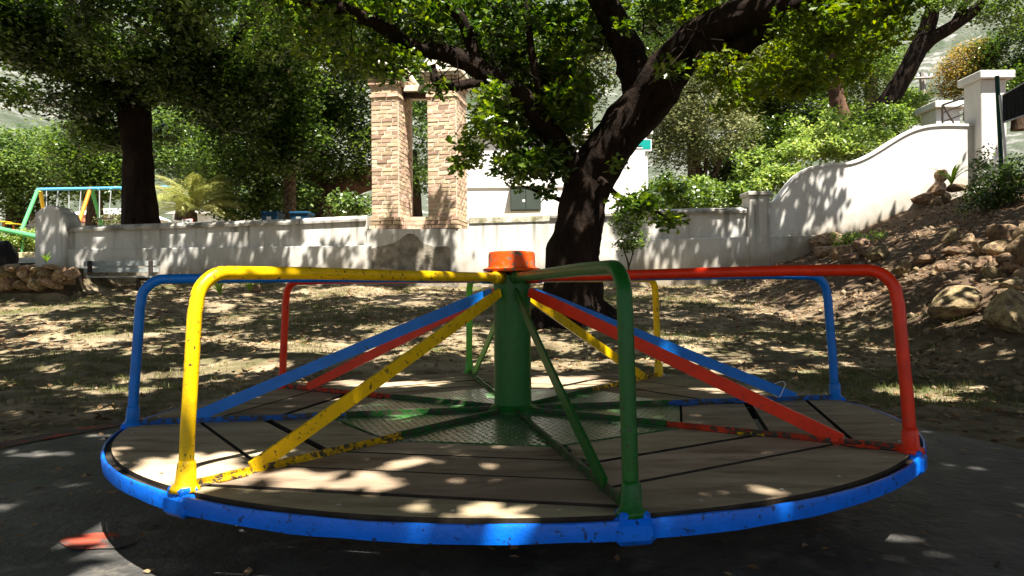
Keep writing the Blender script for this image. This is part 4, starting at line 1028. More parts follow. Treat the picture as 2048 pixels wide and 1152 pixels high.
# --- the big oak
oak = empty('oak_tree', (W(1140, 650, 9.5).x, 9.5, ground(.7, 9.5))); tag(oak, 'massive dark-barked oak standing right behind the merry-go-round post', 'tree')
b = MB()
limb(b, [(1140, 668, 9.5, .58), (1142, 640, 9.5, .45), (1147, 600, 9.5, .39), (1147, 550, 9.5, .365), (1148, 503, 9.5, .335), (1158, 455, 9.5, .285), (1167, 405, 9.5, .28), (1184, 352, 9.5, .295), (1213, 302, 9.4, .29), (1252, 250, 9.3, .285), (1292, 205, 9.2, .28), (1330, 155, 9.0, .26), (1362, 108, 8.8, .235), (1412, 66, 8.5, .215), (1475, 38, 8.2, .20), (1560, 18, 7.8, .18), (1660, 0, 7.4, .15), (1760, -25, 7, .13), (1900, -90, 6.6, .12)], 36, 7, .13, 3.2, ridge=.09)
for rx_, ry_ in ((-1.0, -.15), (-.75, -.75), (.15, -1.0), (.9, -.5), (1.05, .3), (-.6, .8)):
    bx = W(1142, 640, 9.5).x; q = [Vector((bx + rx_ * t_, 9.5 + ry_ * t_, 0)) for t_ in (.10, .34, .56, .80)]
    for v_, h_ in zip(q, (.36, .12, .01, -.10)): v_.z = ground(v_.x, v_.y) + h_
    b.tube(q, [.20, .15, .10, .05], 12, .2, 4)
b.build('trunk', M['bark'], oak, smooth=True)
def obranch(ctrl, seg=14, rough=.16, wob=.02):
    b = MB(); limb(b, ctrl, seg, 6, rough, 6, wob=wob); b.build('limb', M['bark'], oak, smooth=True)
obranch([(1285, 240, 9.2, .22), (1280, 195, 9.25, .215), (1268, 145, 9.3, .20), (1252, 95, 9.3, .19), (1230, 45, 9.2, .17), (1200, -10, 9.1, .15), (1160, -90, 9, .12)])
obranch([(1175, 380, 9.5, .22), (1145, 335, 9.4, .18), (1120, 300, 9.3, .15), (1095, 260, 9.2, .14), (1060, 210, 9.1, .135), (1020, 178, 9.0, .13), (985, 155, 8.9, .125), (945, 128, 8.8, .12), (905, 112, 8.7, .10), (860, 102, 8.6, .095), (815, 88, 8.5, .085), (775, 60, 8.3, .08), (735, 38, 8.1, .075), (690, 18, 7.9, .07), (620, 2, 7.7, .055), (560, -20, 7.5, .04)], 16, .22)
obranch([(950, 135, 8.8, .09), (945, 95, 8.8, .075), (928, 50, 8.7, .07), (905, 20, 8.6, .065), (870, -30, 8.5, .05)])
obranch([(985, 160, 8.9, .07), (945, 166, 8.8, .06), (910, 172, 8.7, .055), (878, 168, 8.6, .05), (868, 150, 8.6, .04), (866, 128, 8.6, .03)], 12, .3)
obranch([(1385, 80, 8.6, .12), (1420, 96, 8.4, .12), (1452, 104, 8.3, .12), (1482, 94, 8.2, .11), (1520, 72, 8.0, .09), (1580, 48, 7.8, .075), (1650, 20, 7.6, .08), (1740, -20, 7.4, .06)], 12, .3)
obranch([(1100, 270, 9.2, .10), (1085, 220, 9.1, .07), (1075, 160, 9.0, .05), (1060, 90, 8.9, .045), (1050, -10, 8.8, .03)])
obranch([(1250, 260, 9.0, .05), (1340, 110, 8.5, .03), (1370, 105, 8.3, .02)], 8)
obranch([(1200, 360, 9.2, .05), (1235, 390, 8.9, .03), (1290, 410, 8.6, .02), (1340, 440, 8.4, .012)], 8)
obranch([(1120, 400, 9.2, .03), (1080, 385, 9.0, .02), (1040, 368, 8.9, .012)], 6)
tw = MB()
for i in range(170):
    px = RNG.uniform(640, 1500); py = RNG.uniform(-30, 190 + 60 * (px > 900) * (px < 1150)); Y = RNG.uniform(7.6, 10.2)
    if 730 < px < 860 and py > 120: continue
    a = W(px, py, Y); dx = RNG.uniform(-.35, .35); pts = [a, a + Vector((dx * .5, RNG.uniform(-.15, .15), RNG.uniform(-.1, .2))), a + Vector((dx, RNG.uniform(-.2, .2), RNG.uniform(-.2, .45)))]
    tw.tube(pts, [.009, .007, .003], 5, cap=False)
tag(tw.build('twig', M['bark'], oak), kind='stuff')

# visible boughs of leaves: (px,py,Y, rx,ry px, depth m, clumps)
boughs = [(700, 60, 8.4, 120, 80, 1.0, 60), (620, 20, 8.2, 90, 50, .8, 26), (800, 30, 8.8, 120, 60, 1.0, 55), (795, 125, 8.4, 55, 26, .3, 14), (905, 60, 9.2, 90, 70, .9, 46), (1000, 60, 9.4, 90, 80, .9, 60),
          (1080, 100, 9.4, 80, 90, .8, 60), (1040, 190, 9.7, 70, 70, .45, 40), (1110, 200, 9.4, 80, 80, .6, 54), (1020, 262, 9.2, 42, 44, .4, 20), (1060, 300, 9.4, 60, 46, .35, 30), (1140, 260, 9.6, 46, 60, .4, 20), (1150, 120, 9.4, 60, 110, .7, 44),
          (985, 200, 8.8, 28, 36, .4, 11), (965, 235, 8.3, 20, 22, .2, 6), (918, 330, 8.2, 20, 16, .12, 5), (950, 298, 8.3, 20, 14, .15, 4), (925, 285, 8.2, 12, 12, .12, 2), (975, 270, 8.4, 18, 20, .2, 5), (1000, 325, 8.6, 30, 12, .2, 5), (1045, 340, 8.8, 40, 16, .3, 10), (1100, 330, 9.0, 34, 26, .3, 14),
          (1085, 378, 8.8, 20, 8, .2, 2), (1045, 366, 8.8, 14, 6, .15, 1), (1175, 60, 9.6, 50, 60, .4, 20), (1205, 20, 9.8, 50, 40, .4, 12), (1325, 30, 9.2, 40, 34, .4, 16), (1420, 20, 9.3, 60, 30, .4, 14), (1340, 140, 8.4, 20, 10, .2, 3), (1250, 60, 8.9, 20, 16, .2, 2),
          (1290, 425, 8.6, 60, 22, .4, 10), (1250, 400, 8.7, 26, 14, .3, 3), (1345, 438, 8.5, 22, 10, .2, 4), (1325, 372, 8.8, 30, 34, .3, 3),
          (860, 175, 8.5, 30, 16, .2, 5), (1240, 330, 8.8, 10, 8, .1, 1), (775, 150, 8.3, 22, 12, .1, 4), (850, 60, 9, 60, 40, .5, 14)]
C = np.concatenate([blob_centers(a, b_, c, d, e, f_, int(g * 1.15)) for a, b_, c, d, e, f_, g in boughs])
P = clumps(C, 26, .17); px, py, d_ = pix(P)
k_ = ~((px > 738) & (px < 945) & (py > 172) & (py < 460) & (RNG.uniform(size=len(px)) < .8) & ((px < 905) | ((py < 270) & (px < 940))))
crown('crown', P[k_], .10, 'lobed', M['oak'], oak, .5)
young = [(1600, 30, 7.2, 50, 22, .3, 9), (1700, 20, 7.0, 50, 24, .3, 12), (1780, 70, 7.6, 30, 30, .4, 8), (1545, 60, 7.8, 26, 18, .2, 4), (1660, 70, 7.8, 50, 24, .3, 12), (1420, 130, 8.1, 24, 20, .3, 4), (1450, 140, 8.2, 50, 30, .4, 12), (1500, 170, 8.0, 60, 24, .4, 16), (1560, 170, 8.0, 60, 22, .4, 16), (1480, 215, 8.0, 40, 12, .3, 5), (1640, 120, 8.2, 60, 60, .5, 26), (1700, 60, 8.4, 60, 60, .6, 30), (1740, 20, 8.0, 60, 40, .5, 22), (1600, 80, 8.6, 70, 50, .6, 24), (1520, 110, 8.6, 60, 40, .5, 18), (1690, 150, 8.6, 40, 30, .4, 12), (1815, 5, 7.6, 26, 14, .3, 4), (1420, 30, 8.6, 60, 30, .5, 14), (1610, 180, 8.0, 26, 10, .2, 4)]
C = np.concatenate([blob_centers(a, b_, c, d, e, f_, int(g * 1.0)) for a, b_, c, d, e, f_, g in young])
crown('crown', clumps(C, 26, .16), .08, 'lobed', M['oakyoung'], oak, .5)

# unseen canopy of this oak and neighbours, gaps shaped to place the yard's sun patches
def slab(x0, x1, y0, y1, lai, thick=2.2, per=34, rad=.34, size=.155, gap=-.32):
    area = (x1 - x0) * (y1 - y0); leafarea = size * size * .42; n = int(area * lai / leafarea / per)
    C = np.stack([RNG.uniform(x0, x1, n), RNG.uniform(y0, y1, n), np.zeros(n)], 1)
    zb = np.maximum(3.4, CAMZ + .40 * C[:, 1] + .45)
    C[:, 2] = zb + RNG.uniform(0, 1, n) ** 1.2 * thick
    # boughs and open gaps between them, lined up with the sun
    q = np.array([noise.noise(Vector((a * 1.15, c * 1.15, 2.5))) + .5 * noise.noise(Vector((a * 2.9, c * 2.9, 7.5))) for a, c in zip(C[:, 0] - .22 * C[:, 2], C[:, 1] + .42 * C[:, 2])])
    C = C[q > gap]
    P = clumps(C, per, rad)
    P = P[above_view(P)]
    return thin(P)
P = np.concatenate([slab(-6.5, 9, 5.2, 10.5, 5.5, gap=-.40), slab(-6.5, 10, 10.5, 13.0, 8, gap=-.5)])
crown('crown', P, .155, 'simple', M['canopy'], oak, 1.2)
n1 = empty('oak_tree', (-8.5, 3.5, 0)); tag(n1, 'unseen neighbouring oak, crown shaped to shade the left of the yard', 'tree')
b = MB(); b.tube([Vector((-8.5, 3.5, -.2)), Vector((-8.4, 3.5, 1.5)), Vector((-8.2, 3.6, 3)), Vector((-7, 4.2, 4.6)), Vector((-5, 6, 6))], [.45, .36, .32, .22, .12], 20, .12, 3); b.build('trunk', M['bark'], n1, smooth=True)
crown('crown', np.concatenate([slab(-12, -6.5, 2, 10.5, 5.0, gap=-.4), slab(-12, -6.5, 10.5, 13, 8, gap=-.5), slab(-6.5, -1.5, -3, 5.2, 11, gap=-.7)]), .155, 'simple', M['canopy'], n1, 1.2)
n2 = empty('oak_tree', (3.5, -4.5, 0)); tag(n2, 'unseen neighbouring oak behind the camera, crown shaped to shade the merry-go-round', 'tree')
b = MB(); b.tube([Vector((3.5, -4.5, -.2)), Vector((3.5, -4.4, 1.5)), Vector((3.4, -4.2, 3)), Vector((3, -3, 4.4)), Vector((2, 0, 5.2))], [.45, .36, .32, .22, .12], 20, .12, 3); b.build('trunk', M['bark'], n2, smooth=True)
crown('crown', slab(-1.5, 9, -3, 5.2, 13, gap=-.8), .155, 'simple', M['canopy'], n2, 1.2)

# --- trees beyond the wall
def tree(name, label, trunkm, trunk, leafm, blobs, per, crad, lsize, cat='tree', group=None, upb=.8, kind='simple', base=None, shell=.35, extra=()):
    p = W(*trunk[0][:3]) if trunk else W(*blobs[0][:3])
    t = empty(name, (p.x, p.y, ground(p.x, p.y))); tag(t, label, cat, group)
    if trunk:
        b = MB(); limb(b, trunk, 16, 5, .14, 2.5); b.build('trunk', trunkm, t, smooth=True)
    for e in extra:
        b = MB(); limb(b, e, 10, 5, .12, 3); b.build('limb', trunkm, t, smooth=True)
    if cat == 'tree' and lsize > .1: lsize *= .74; per = int(per * 1.7)
    C = np.concatenate([blob_centers(a, b_, c, d, e, f_, g, shell) for a, b_, c, d, e, f_, g in blobs])
    P = clumps(C, per, crad); crown('crown' if trunk else 'foliage', P, lsize, kind, leafm, t, upb); return t
# dark tree at left with thick trunk
tree('broadleaf_tree', 'dark broad tree with a thick black trunk behind the left part of the wall', M['bark'],
     [(284, 470, 16.5, .46), (280, 400, 16.5, .36), (275, 320, 16.5, .31), (270, 250, 16.5, .32), (266, 190, 16.5, .38), (262, 150, 16.4, .30), (240, 90, 16.2, .2)], M['darkleaf'],
     [(50, 95, 14, 70, 42, .8, 44), (30, 30, 14, 60, 40, .8, 30), (90, 60, 15, 150, 75, 2, 130), (280, 60, 14.5, 150, 85, 2, 150), (470, 60, 15, 150, 80, 2, 120), (200, 150, 15.5, 80, 46, 1.2, 50), (330, 150, 15.5, 110, 45, 1.2, 50), (150, 205, 15.6, 70, 30, .8, 26), (400, 180, 15.8, 90, 60, 1.2, 60), (205, 250, 16.8, 45, 60, .8, 44), (350, 270, 17.5, 30, 26, .5, 8), (15, 190, 13, 26, 20, .4, 6), (480, 200, 16, 80, 70, 1.2, 60)], 46, .42, .15,
     extra=[[(275, 200, 16.5, .25), (320, 185, 16.3, .16), (390, 160, 16, .12), (440, 120, 15.5, .1), (500, 40, 15, .08), (530, -20, 14.6, .06)], [(270, 200, 16.5, .22), (230, 180, 16.2, .16), (170, 165, 16, .12), (100, 140, 15.5, .08), (40, 130, 15, .06)]])
tree('broadleaf_tree', 'tall dark leafy tree filling the space left of the brick pillars', M['redbark'],
     [(660, 450, 21, .62), (672, 400, 21, .5), (690, 375, 21, .42), (730, 358, 20.8, .34), (770, 350, 20.6, .3)], M['darkleaf'],
     [(560, 230, 20, 130, 130, 2.2, 170), (650, 150, 20, 110, 120, 2, 150), (680, 280, 20.5, 80, 90, 1.6, 80), (460, 290, 21, 110, 80, 2, 110), (560, 350, 22, 120, 50, 1.6, 60), (575, 270, 17.2, 60, 70, .5, 60), (570, 150, 17, 60, 90, .6, 50), (600, 60, 19, 140, 90, 2, 110), (720, 60, 20, 90, 100, 2, 80)], 44, .55, .16,
     extra=[[(665, 440, 21, .4), (640, 400, 21, .25), (640, 370, 21.1, .2), (610, 350, 21, .12)]])
tree('broadleaf_tree', 'sunlit mid-green tree behind the dark trunk at left', M['bark2'], [(370, 440, 27, .35), (370, 350, 27, .25), (372, 280, 27, .15)], M['paleleaf'],
     [(350, 250, 26, 90, 80, 2, 110), (420, 330, 26, 110, 60, 2, 90), (480, 380, 25, 90, 50, 1.6, 60)], 44, .62, .19)
tree('broadleaf_tree', 'pale rounded tree beyond the swings at the far left', M['bark2'], [(30, 460, 34, .4), (28, 380, 34, .3), (30, 320, 34, .2)], M['paleleaf'],
     [(20, 320, 33, 70, 50, 2.4, 70), (80, 330, 33, 90, 70, 2.4, 110), (20, 390, 33, 70, 50, 2, 60)], 44, .8, .24)
tree('broadleaf_tree', 'green tree between the swings and the thick black trunk', M['bark2'], [(190, 460, 30, .35), (190, 380, 30, .25), (190, 320, 30, .15)], M['darkleaf'],
     [(190, 320, 29, 80, 80, 2.2, 120), (170, 300, 30, 50, 30, 2, 30), (215, 370, 29, 60, 20, 1.4, 26)], 44, .7, .22)
tree('broadleaf_tree', 'light green tree seen through the gap between the brick pillars', M['bark2'], [(830, 470, 24, .3), (828, 380, 24, .2), (826, 300, 24, .12)], M['paleleaf'],
     [(838, 280, 23.5, 70, 110, 1.6, 90), (840, 130, 23, 80, 70, 1.6, 60), (900, 60, 24, 90, 70, 2, 60)], 44, .5, .17)
tree('broadleaf_tree', 'hazy grey-green tree rising behind the white building', M['bark2'], [(1040, 420, 28, .3), (1045, 300, 28, .2), (1050, 180, 28, .12)], M['oliveleaf'],
     [(1000, 150, 28, 110, 90, 2.4, 60), (1120, 100, 28, 110, 110, 2.4, 60), (960, 40, 28, 120, 60, 2, 36)], 40, .7, .17)
tree('olive_tree', 'feathery olive-grey tree right of the oak trunk', M['bark2'], [(1410, 440, 20.5, .18), (1409, 405, 20.5, .15), (1410, 375, 20.5, .14), (1400, 345, 20.4, .1), (1385, 310, 20.3, .07), (1370, 260, 20.2, .05)], M['oliveleaf'],
     [(1380, 190, 20, 90, 80, 1.6, 130), (1420, 270, 20, 90, 60, 1.5, 110), (1350, 290, 20, 60, 60, 1.3, 60), (1440, 130, 20.5, 80, 60, 1.5, 60), (1330, 240, 20, 40, 60, 1, 30)], 60, .40, .095,
     extra=[[(1412, 385, 20.5, .1), (1430, 345, 20.4, .08), (1445, 310, 20.3, .05)], [(1409, 370, 20.4, .06), (1412, 330, 20.3, .05), (1415, 290, 20.2, .03)]], kind='quad')
tree('broadleaf_tree', 'dark tree with forked red-brown trunk right of the olive-grey tree', M['redbark'], [(1520, 400, 25, .32), (1518, 330, 25, .28), (1512, 300, 25, .26), (1500, 270, 24.8, .2), (1480, 255, 24.6, .12)], M['darkleaf'],
     [(1530, 150, 24, 90, 90, 2, 130), (1600, 220, 24.5, 80, 70, 2, 90), (1500, 240, 25.5, 70, 60, 1.5, 60), (1560, 60, 24, 120, 60, 2, 80), (1450, 60, 23, 90, 80, 2, 80), (1650, 130, 25, 60, 80, 1.6, 60), (1320, 60, 24, 80, 70, 2, 50)], 44, .6, .17,
     extra=[[(1522, 330, 25, .2), (1528, 280, 25, .2), (1532, 230, 25, .16), (1536, 160, 25, .12)], [(1518, 310, 25, .1), (1510, 260, 25, .07), (1508, 235, 25, .05)]])
tree('broadleaf_tree', 'slender brown-trunked tree standing just left of the leaning one', M['redbark'], [(1690, 260, 20, .26), (1682, 225, 20, .22), (1672, 190, 20, .2), (1668, 140, 20, .19), (1672, 70, 20, .17), (1690, -10, 20, .12)], M['darkleaf'],
     [(1640, 60, 20, 80, 60, 1.4, 60), (1720, 110, 20.4, 60, 60, 1.2, 44), (1780, 90, 21, 50, 50, 1.2, 24), (1760, 170, 20.5, 50, 26, 1, 16)], 44, .42, .13)
tree('broadleaf_tree', 'leaning tree with bare forked limbs above the curved wall', M['bark'], [(1665, 300, 17.5, .26), (1700, 262, 17.5, .25), (1735, 240, 17.4, .24), (1768, 212, 17.3, .20), (1795, 172, 17.2, .20), (1820, 130, 17.1, .20), (1838, 95, 17, .20), (1852, 60, 17, .18), (1864, 20, 16.9, .16), (1862, -30, 16.8, .14)], M['darkleaf'],
     [(1960, 5, 16.5, 70, 22, 1, 22), (1850, -110, 15, 90, 30, 1.4, 26), (1700, 250, 17, 50, 22, .7, 18), (1740, 60, 18, 60, 50, 1, 22), (2020, 30, 16.5, 40, 30, .8, 16), (1880, -10, 16.5, 80, 22, 1, 16), (1600, 290, 18, 40, 20, .6, 8)], 44, .36, .11,  # blob above the frame is unseen, added to shade the limbs
     extra=[[(1836, 100, 17, .2), (1862, 78, 16.9, .15), (1890, 62, 16.8, .14), (1912, 48, 16.7, .13), (1940, 28, 16.6, .12), (1960, 8, 16.5, .1), (1985, -25, 16.4, .09)], [(1905, 56, 16.75, .1), (1918, 30, 16.7, .09), (1930, 5, 16.7, .08), (1940, -20, 16.7, .07)], [(1868, 20, 16.9, .07), (1890, 2, 16.9, .05), (1900, -20, 16.9, .04)]])
tree('broadleaf_tree', 'round orange-tinged tree above the gate post', M['bark2'], [(1945, 240, 24, .25), (1945, 190, 24, .2), (1945, 150, 24, .12)], M['orangeleaf'],
     [(1942, 122, 23.5, 46, 40, 1.2, 110), (1912, 165, 23.5, 32, 28, 1, 50), (1960, 160, 23.5, 30, 24, 1, 30), (1925, 200, 23.5, 34, 24, .8, 30)], 44, .32, .085)
tree('broadleaf_tree', 'dark green tree above the fence at the top right corner', M['bark2'], [(2040, 260, 23, .25), (2040, 180, 23, .2), (2040, 120, 23, .12)], M['darkleaf'],
     [(2030, 100, 22, 50, 60, 1.4, 80), (2060, 170, 21, 60, 50, 1.4, 60), (2010, 190, 21, 30, 20, .8, 16)], 44, .42, .14)
tree('broadleaf_tree', 'tall dense tree filling the gap above the olive-grey tree', M['bark2'], [(1390, 420, 32, .35), (1388, 300, 32, .28), (1385, 180, 32, .2), (1390, 80, 32, .14)], M['darkleaf'],
     [(1380, 110, 31, 90, 80, 2.4, 120), (1330, 40, 31, 90, 60, 2.4, 80), (1440, 40, 31, 90, 60, 2.4, 80), (1290, 140, 32, 50, 70, 1.8, 40), (1500, 100, 31, 60, 70, 2, 50)], 44, .7, .2)
tree('broadleaf_tree', 'leafy tree high behind the slender brown trunk', M['bark2'], [(1740, 260, 27, .3), (1742, 180, 27, .22), (1745, 100, 27, .15)], M['paleleaf'],
     [(1700, 40, 26, 80, 50, 2, 60), (1620, 20, 26, 80, 50, 2, 60), (1770, 130, 27, 36, 44, 1.2, 26), (1600, 130, 26, 50, 60, 1.6, 44)], 44, .55, .16)
tree('broadleaf_tree', 'sparse tall tree behind the oak crown above the white building', M['bark2'], [(1180, 420, 30, .3), (1175, 250, 30, .22), (1170, 100, 30, .15)], M['darkleaf'],
     [(1170, 70, 29, 90, 70, 2.2, 90), (1060, 60, 29, 90, 60, 2.2, 70), (1180, 180, 30, 50, 50, 1.6, 30), (960, 60, 29, 70, 60, 2, 40)], 44, .6, .18)
# shrubs behind the wall
def shrub(label, leafm, blobs, per=44, crad=.24, ls=.095, group=None, upb=.5, kind='simple', name='shrub'):
    return tree(name, label, None, None, leafm, blobs, per, crad, ls, 'shrub', group, upb, kind)
shrub('bright green shrub rising over the lower end of the curved wall', M['brightleaf'], [(1500, 378, 16.5, 40, 30, .9, 34), (1545, 352, 16.5, 40, 28, .9, 30), (1572, 350, 15.8, 26, 22, .6, 14), (1490, 322, 16.4, 14, 16, .3, 5), (1520, 308, 16.4, 12, 14, .3, 4), (1548, 318, 16.4, 9, 14, .3, 3)])
shrub('tall bright shrub leaning over the middle of the curved wall', M['brightleaf'], [(1640, 285, 16.5, 55, 34, .9, 50), (1600, 262, 16.3, 12, 26, .3, 6), (1655, 245, 16.3, 10, 20, .3, 4), (1585, 312, 16.2, 34, 26, .7, 22), (1700, 300, 16.2, 46, 24, .7, 26), (1712, 268, 16.2, 10, 18, .3, 4)])
shrub('sunny bush climbing behind the top of the curved wall', M['brightleaf'], [(1770, 248, 17, 50, 34, 1, 52), (1812, 215, 18, 30, 34, 1, 40), (1845, 230, 19, 24, 16, 1, 16), (1735, 275, 16, 36, 16, .5, 14), (1800, 175, 18, 10, 18, .3, 4)])
shrub('low green bushes under the olive-grey tree behind the wall', M['darkleaf'], [(1340, 385, 17.5, 50, 34, .9, 50), (1410, 395, 18, 60, 30, .9, 50), (1300, 400, 17, 30, 24, .6, 20)])
shrub('yellow-green bush just left of the square wall pier', M['brightleaf'], [(1470, 392, 16.5, 24, 26, .5, 22), (1395, 375, 19, 40, 26, .7, 24)])
shrub('dark shrub in shade between the olive-grey tree and the curved wall', M['darkleaf'], [(1480, 320, 22, 60, 50, 1.4, 60), (1580, 270, 22, 70, 40, 1.4, 50), (1660, 235, 23, 60, 30, 1.2, 30)], crad=.5, ls=.16)
shrub('leafy green bush in front of the red-brown trunk behind the wall', M['paleleaf'], [(600, 395, 19.5, 30, 34, .8, 34), (560, 400, 21, 50, 34, 1, 40), (480, 415, 21, 60, 26, 1, 44), (705, 410, 19, 34, 24, .6, 24)], crad=.35, ls=.12)
shrub('clipped yellow-green hedge beyond the kerb at the far left', M['brightleaf'], [(45, 482, 19.2, 60, 20, .5, 70), (110, 470, 20, 50, 22, .5, 40)], crad=.25, ls=.09)
shrub('grey-green bush behind the swing legs', M['oliveleaf'], [(232, 440, 24, 26, 9, .6, 12)], crad=.4, ls=.12)
shrub('dark tangled shrub in shade on the bank below the gate post', M['darkleaf'], [(1985, 370, 11.9, 36, 50, .5, 50), (2030, 360, 11.6, 34, 50, .5, 40), (1950, 400, 11.9, 26, 24, .4, 16), (1965, 320, 12.2, 14, 26, .2, 8)], crad=.17, ls=.055, per=34)
sap = shrub('young sapling with a thin forked stem in front of the wall, right of the oak', M['darkleaf'], [(1258, 440, 12.2, 36, 28, .28, 24), (1255, 480, 12.2, 34, 24, .28, 20)], crad=.13, ls=.06, per=30, name='sapling')
for c in ([(1256, 562, 12.2, .018), (1257, 530, 12.2, .015), (1248, 500, 12.2, .01), (1240, 460, 12.2, .006)], [(1257, 535, 12.2, .012), (1266, 505, 12.2, .009), (1272, 460, 12.2, .006)]):
    b = MB(); limb(b, c, 6, 4, .05, 3); b.build('stem', M['bark2'], sap)
shrub('patch of green ivy leaves among stones by the curved wall', M['brightleaf'], [(1745, 478, 12.9, 46, 12, .3, 14), (1690, 480, 13.2, 26, 14, .2, 8)], crad=.10, ls=.09, per=14, upb=.3, name='ivy')
# plants at the foot of the wall at left
def blades(label, px, py, n, L_, wd, name='strappy_plant', mt='agave', spread=.8, cat='plant', Y=None):
    p = on_ground(px, py) if Y is None else W(px, py, Y); t = empty(name, p); tag(t, label, cat)
    for i in range(n):
        a = random.uniform(0, 2 * math.pi); el = random.uniform(.25, 1.0) * spread; Ln = L_ * random.uniform(.6, 1.1); V = []; Fc = []
        d = Vector((math.cos(a), math.sin(a), 0)); s = Vector((-math.sin(a), math.cos(a), 0))
        for q in range(6):
            u = q / 5; bend = el * (.35 + .9 * u); x = Ln * u * math.sin(min(bend, 1.5)); z = Ln * u * math.cos(min(bend, 1.7)); ww = wd * (math.sin(math.pi * min(u * .9 + .08, 1)) + .05)
            c = d * x + Vector((0, 0, z)); V += [c - s * ww + Vector((0, 0, ww * .5)), c, c + s * ww + Vector((0, 0, ww * .5))]
        for q in range(5):
            for r_ in (0, 1): Fc.append((q * 3 + r_, q * 3 + r_ + 1, q * 3 + 4 + r_, q * 3 + 3 + r_))
        link('leaf', mesh('leaf', V, Fc, M[mt]), t, loc=(0, 0, 0))
    return t
blades('bright green strappy plant on the rocks against the curved wall', 1903, 372, 16, .46, .022, Y=12.9)
blades('dark strappy clump at the wall foot behind the yellow rail', 440, 592, 16, .32, .014)
blades('green strappy clump beside a rock near the red rail', 500, 585, 14, .28, .014)
rock(512, 577, 24, 18, 'small brown rock beside the strappy clumps at the wall foot', mesh_i=3)
blades('small grassy clump at the foot of the pointed wall pier', 92, 527, 14, .20, .012, Y=12.6)
# small palm and palm trunk
def palm(px, py, Y, n, L_, label):
    p = W(px, py, Y); t = empty('palm', (p.x, Y, ground(p.x, Y))); tag(t, label, 'palm'); h = p.z - t.location.z
    b = MB(); b.tube([Vector((0, 0, 0)), Vector((0, 0, h * .6)), Vector((0, 0, h))], [.15, .14, .12], 12, .15, 8); b.build('trunk', M['palmtrunk'], t, local=True)
    for i in range(n):
        a = i * 2.399; e0 = random.uniform(.1, 1.25); V = []; Fc = []; Ln = L_ * random.uniform(.85, 1.1); d = Vector((math.cos(a), math.sin(a), 0)); s = Vector((-math.sin(a), math.cos(a), 0)); N_ = 22
        pts = []; x = 0; z = 0
        for q in range(N_ + 1):
            ang = math.pi / 2 - e0 - (q / N_) ** 1.3 * 1.5; pts.append(d * x + Vector((0, 0, h + z))); x += Ln / N_ * math.cos(ang); z += Ln / N_ * math.sin(ang)
        for q in range(2, N_):
            u = q / N_; ll = .36 * math.sin(math.pi * min(.12 + u * .85, 1)) + .05; tg = (pts[q + 1] - pts[q]).normalized()
            for sg_ in (-1, 1):
                for hh in (0, .5):
                    o = pts[q].lerp(pts[q + 1], hh); tip = o + s * sg_ * ll * .75 + tg * ll * .5 - Vector((0, 0, ll * .45)); n0 = len(V)
                    V += [o - tg * .008, o + tg * .014, tip]; Fc.append((n0, n0 + 1, n0 + 2))
        for q in range(N_):
            n0 = len(V); V += [pts[q] - s * .02, pts[q] + s * .02, pts[q + 1] + s * .015, pts[q + 1] - s * .015]; Fc.append((n0, n0 + 1, n0 + 2, n0 + 3))
        link('frond', mesh('frond', V, Fc, M['palmleaf']), t, loc=(0, 0, 0))
palm(385, 425, 19.5, 34, 1.5, 'small palm with arching yellow-green fronds behind the wall')
pt = empty('palm', (W(580, 440, 17.8).x, 17.8, 1.6)); tag(pt, 'tall palm of which only the scaly trunk shows, between the two blue bins', 'palm')
b = MB(); b.tube([W(580, 470, 17.8), W(580, 400, 17.8), W(580, 330, 17.8), W(578, 240, 17.8), W(576, 60, 17.8)], [.15, .14, .135, .13, .12], 14, .05, 6); b.build('trunk', M['palmtrunk'], pt, smooth=True)
sc_ = MB(); p0 = W(580, 462, 17.8); h_ = W(580, 250, 17.8).z - p0.z
for r_ in range(34):
    for q in range(10):
        a = 2 * math.pi * (q + (r_ % 2) * .5) / 10; c = p0 + Vector((.135 * math.cos(a), .135 * math.sin(a), r_ * h_ / 34)); d = Vector((math.cos(a), math.sin(a), 0)); s = Vector((-math.sin(a), math.cos(a), 0))
        sc_.add([c - s * .035, c + s * .035, c + d * .035 + Vector((0, 0, .05)), c + Vector((0, 0, -.03)) + d * .01], [(0, 1, 2), (0, 3, 1)])
tag(sc_.build('trunk_scale', M['palmtrunk'], pt), kind='stuff')

# ------------------------------------------------------------------ GROUND COVER: litter, grass, clods
def scatter(n, x0, x1, y0, y1, dens=None):
    X = RNG.uniform(x0, x1, n); Yv = RNG.uniform(y0, y1, n)
    r = np.hypot(X + .08, Yv - 3.05); k = (r > 2.45) & (np.abs(X) < Yv * .72 + .8)
    if dens is not None: k &= RNG.uniform(size=n) < dens(X, Yv)
    X, Yv = X[k], Yv[k]
    Z = np.array([terrain_z(a, c) for a, c in zip(X, Yv)])
    return np.stack([X, Yv, Z + .008], 1)
P = scatter(44000, -9.8, 10, 3.2, 13.8, lambda x, y: np.clip(.5 + 1.6 * np.array([noise.noise(Vector((a * .8, c * .8, 12))) for a, c in zip(x, y)]), .08, 1) * .7 + .3 * (x > 2.5))
V, I, k = leaves(P, .062, 'simple', 1.6); tag(link('leaf_litter', npmesh('leaf_litter', V, I, k, M['litter'])), kind='stuff')
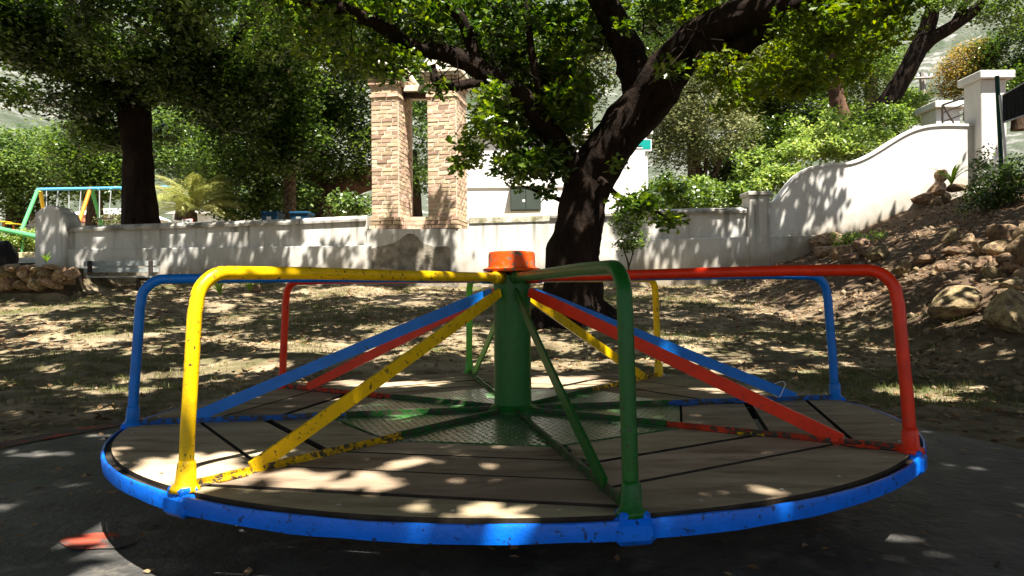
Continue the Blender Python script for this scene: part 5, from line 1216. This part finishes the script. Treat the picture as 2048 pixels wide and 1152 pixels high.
r_ = RNG.uniform(0, 1, 420) ** .5 * 2.3; a_ = RNG.uniform(0, 6.28, 420); P = np.stack([-.08 + r_ * np.cos(a_), 3.05 + r_ * np.sin(a_), np.full(420, .024)], 1)
V, I, k = leaves(P, .034, 'simple', 2.5); tag(link('leaf_litter', npmesh('leaf_litter', V, I, k, M['litter'])), kind='stuff')
# grass
def gdens(x, y):
    f_ = np.array([noise.noise(Vector((a * .55, c * .55, 3))) for a, c in zip(x, y)]); return np.clip((f_ + .12) * 1.9, 0.03, 1) * (x < 4.5)
P = scatter(24000, -9.5, 7, 4.6, 13.7, gdens); nb = 9
B = np.repeat(P, nb, axis=0) + np.concatenate([RNG.normal(size=(len(P) * nb, 2)) * .035, np.full((len(P) * nb, 1), -.012)], 1)
an = RNG.uniform(0, 6.28, len(B)); h = RNG.uniform(.02, .065, len(B)); le = RNG.uniform(.2, 1.2, len(B)); d = np.stack([np.cos(an), np.sin(an), np.zeros(len(B))], 1); s = np.stack([-np.sin(an), np.cos(an), np.zeros(len(B))], 1)
V = np.stack([B - s * .0028, B + s * .0028, B + d * (h * le)[:, None] + np.array([0, 0, 1]) * h[:, None]], 1).reshape(-1, 3)
tag(link('grass', npmesh('grass', V, np.arange(len(V)), 3, M['grass'])), kind='stuff')
# clods and gravel
P = scatter(5200, -9.5, 9.8, 3.4, 13.8, lambda x, y: .3 + .7 * (x > 3)); cl = MB(); ico = bmesh.new(); bmesh.ops.create_icosphere(ico, subdivisions=1, radius=1); IV = np.array([v.co[:] for v in ico.verts]); IF = np.array([[v.index for v in f.verts] for f in ico.faces]); ico.free()
sz = RNG.uniform(.006, .028, len(P)) * (1 + .7 * (P[:, 0] > 3.4)); V = P[:, None, :] + IV[None] * (sz[:, None, None] * RNG.uniform(.5, 1.3, (len(P), 1, 3))) * RNG.uniform(.8, 1.2, (len(P), len(IV), 1))
I = (np.arange(len(P)) * len(IV))[:, None, None] + IF[None]
tag(link('gravel', npmesh('gravel', V.reshape(-1, 3), I.reshape(-1), 3, M['clod'])), kind='stuff')
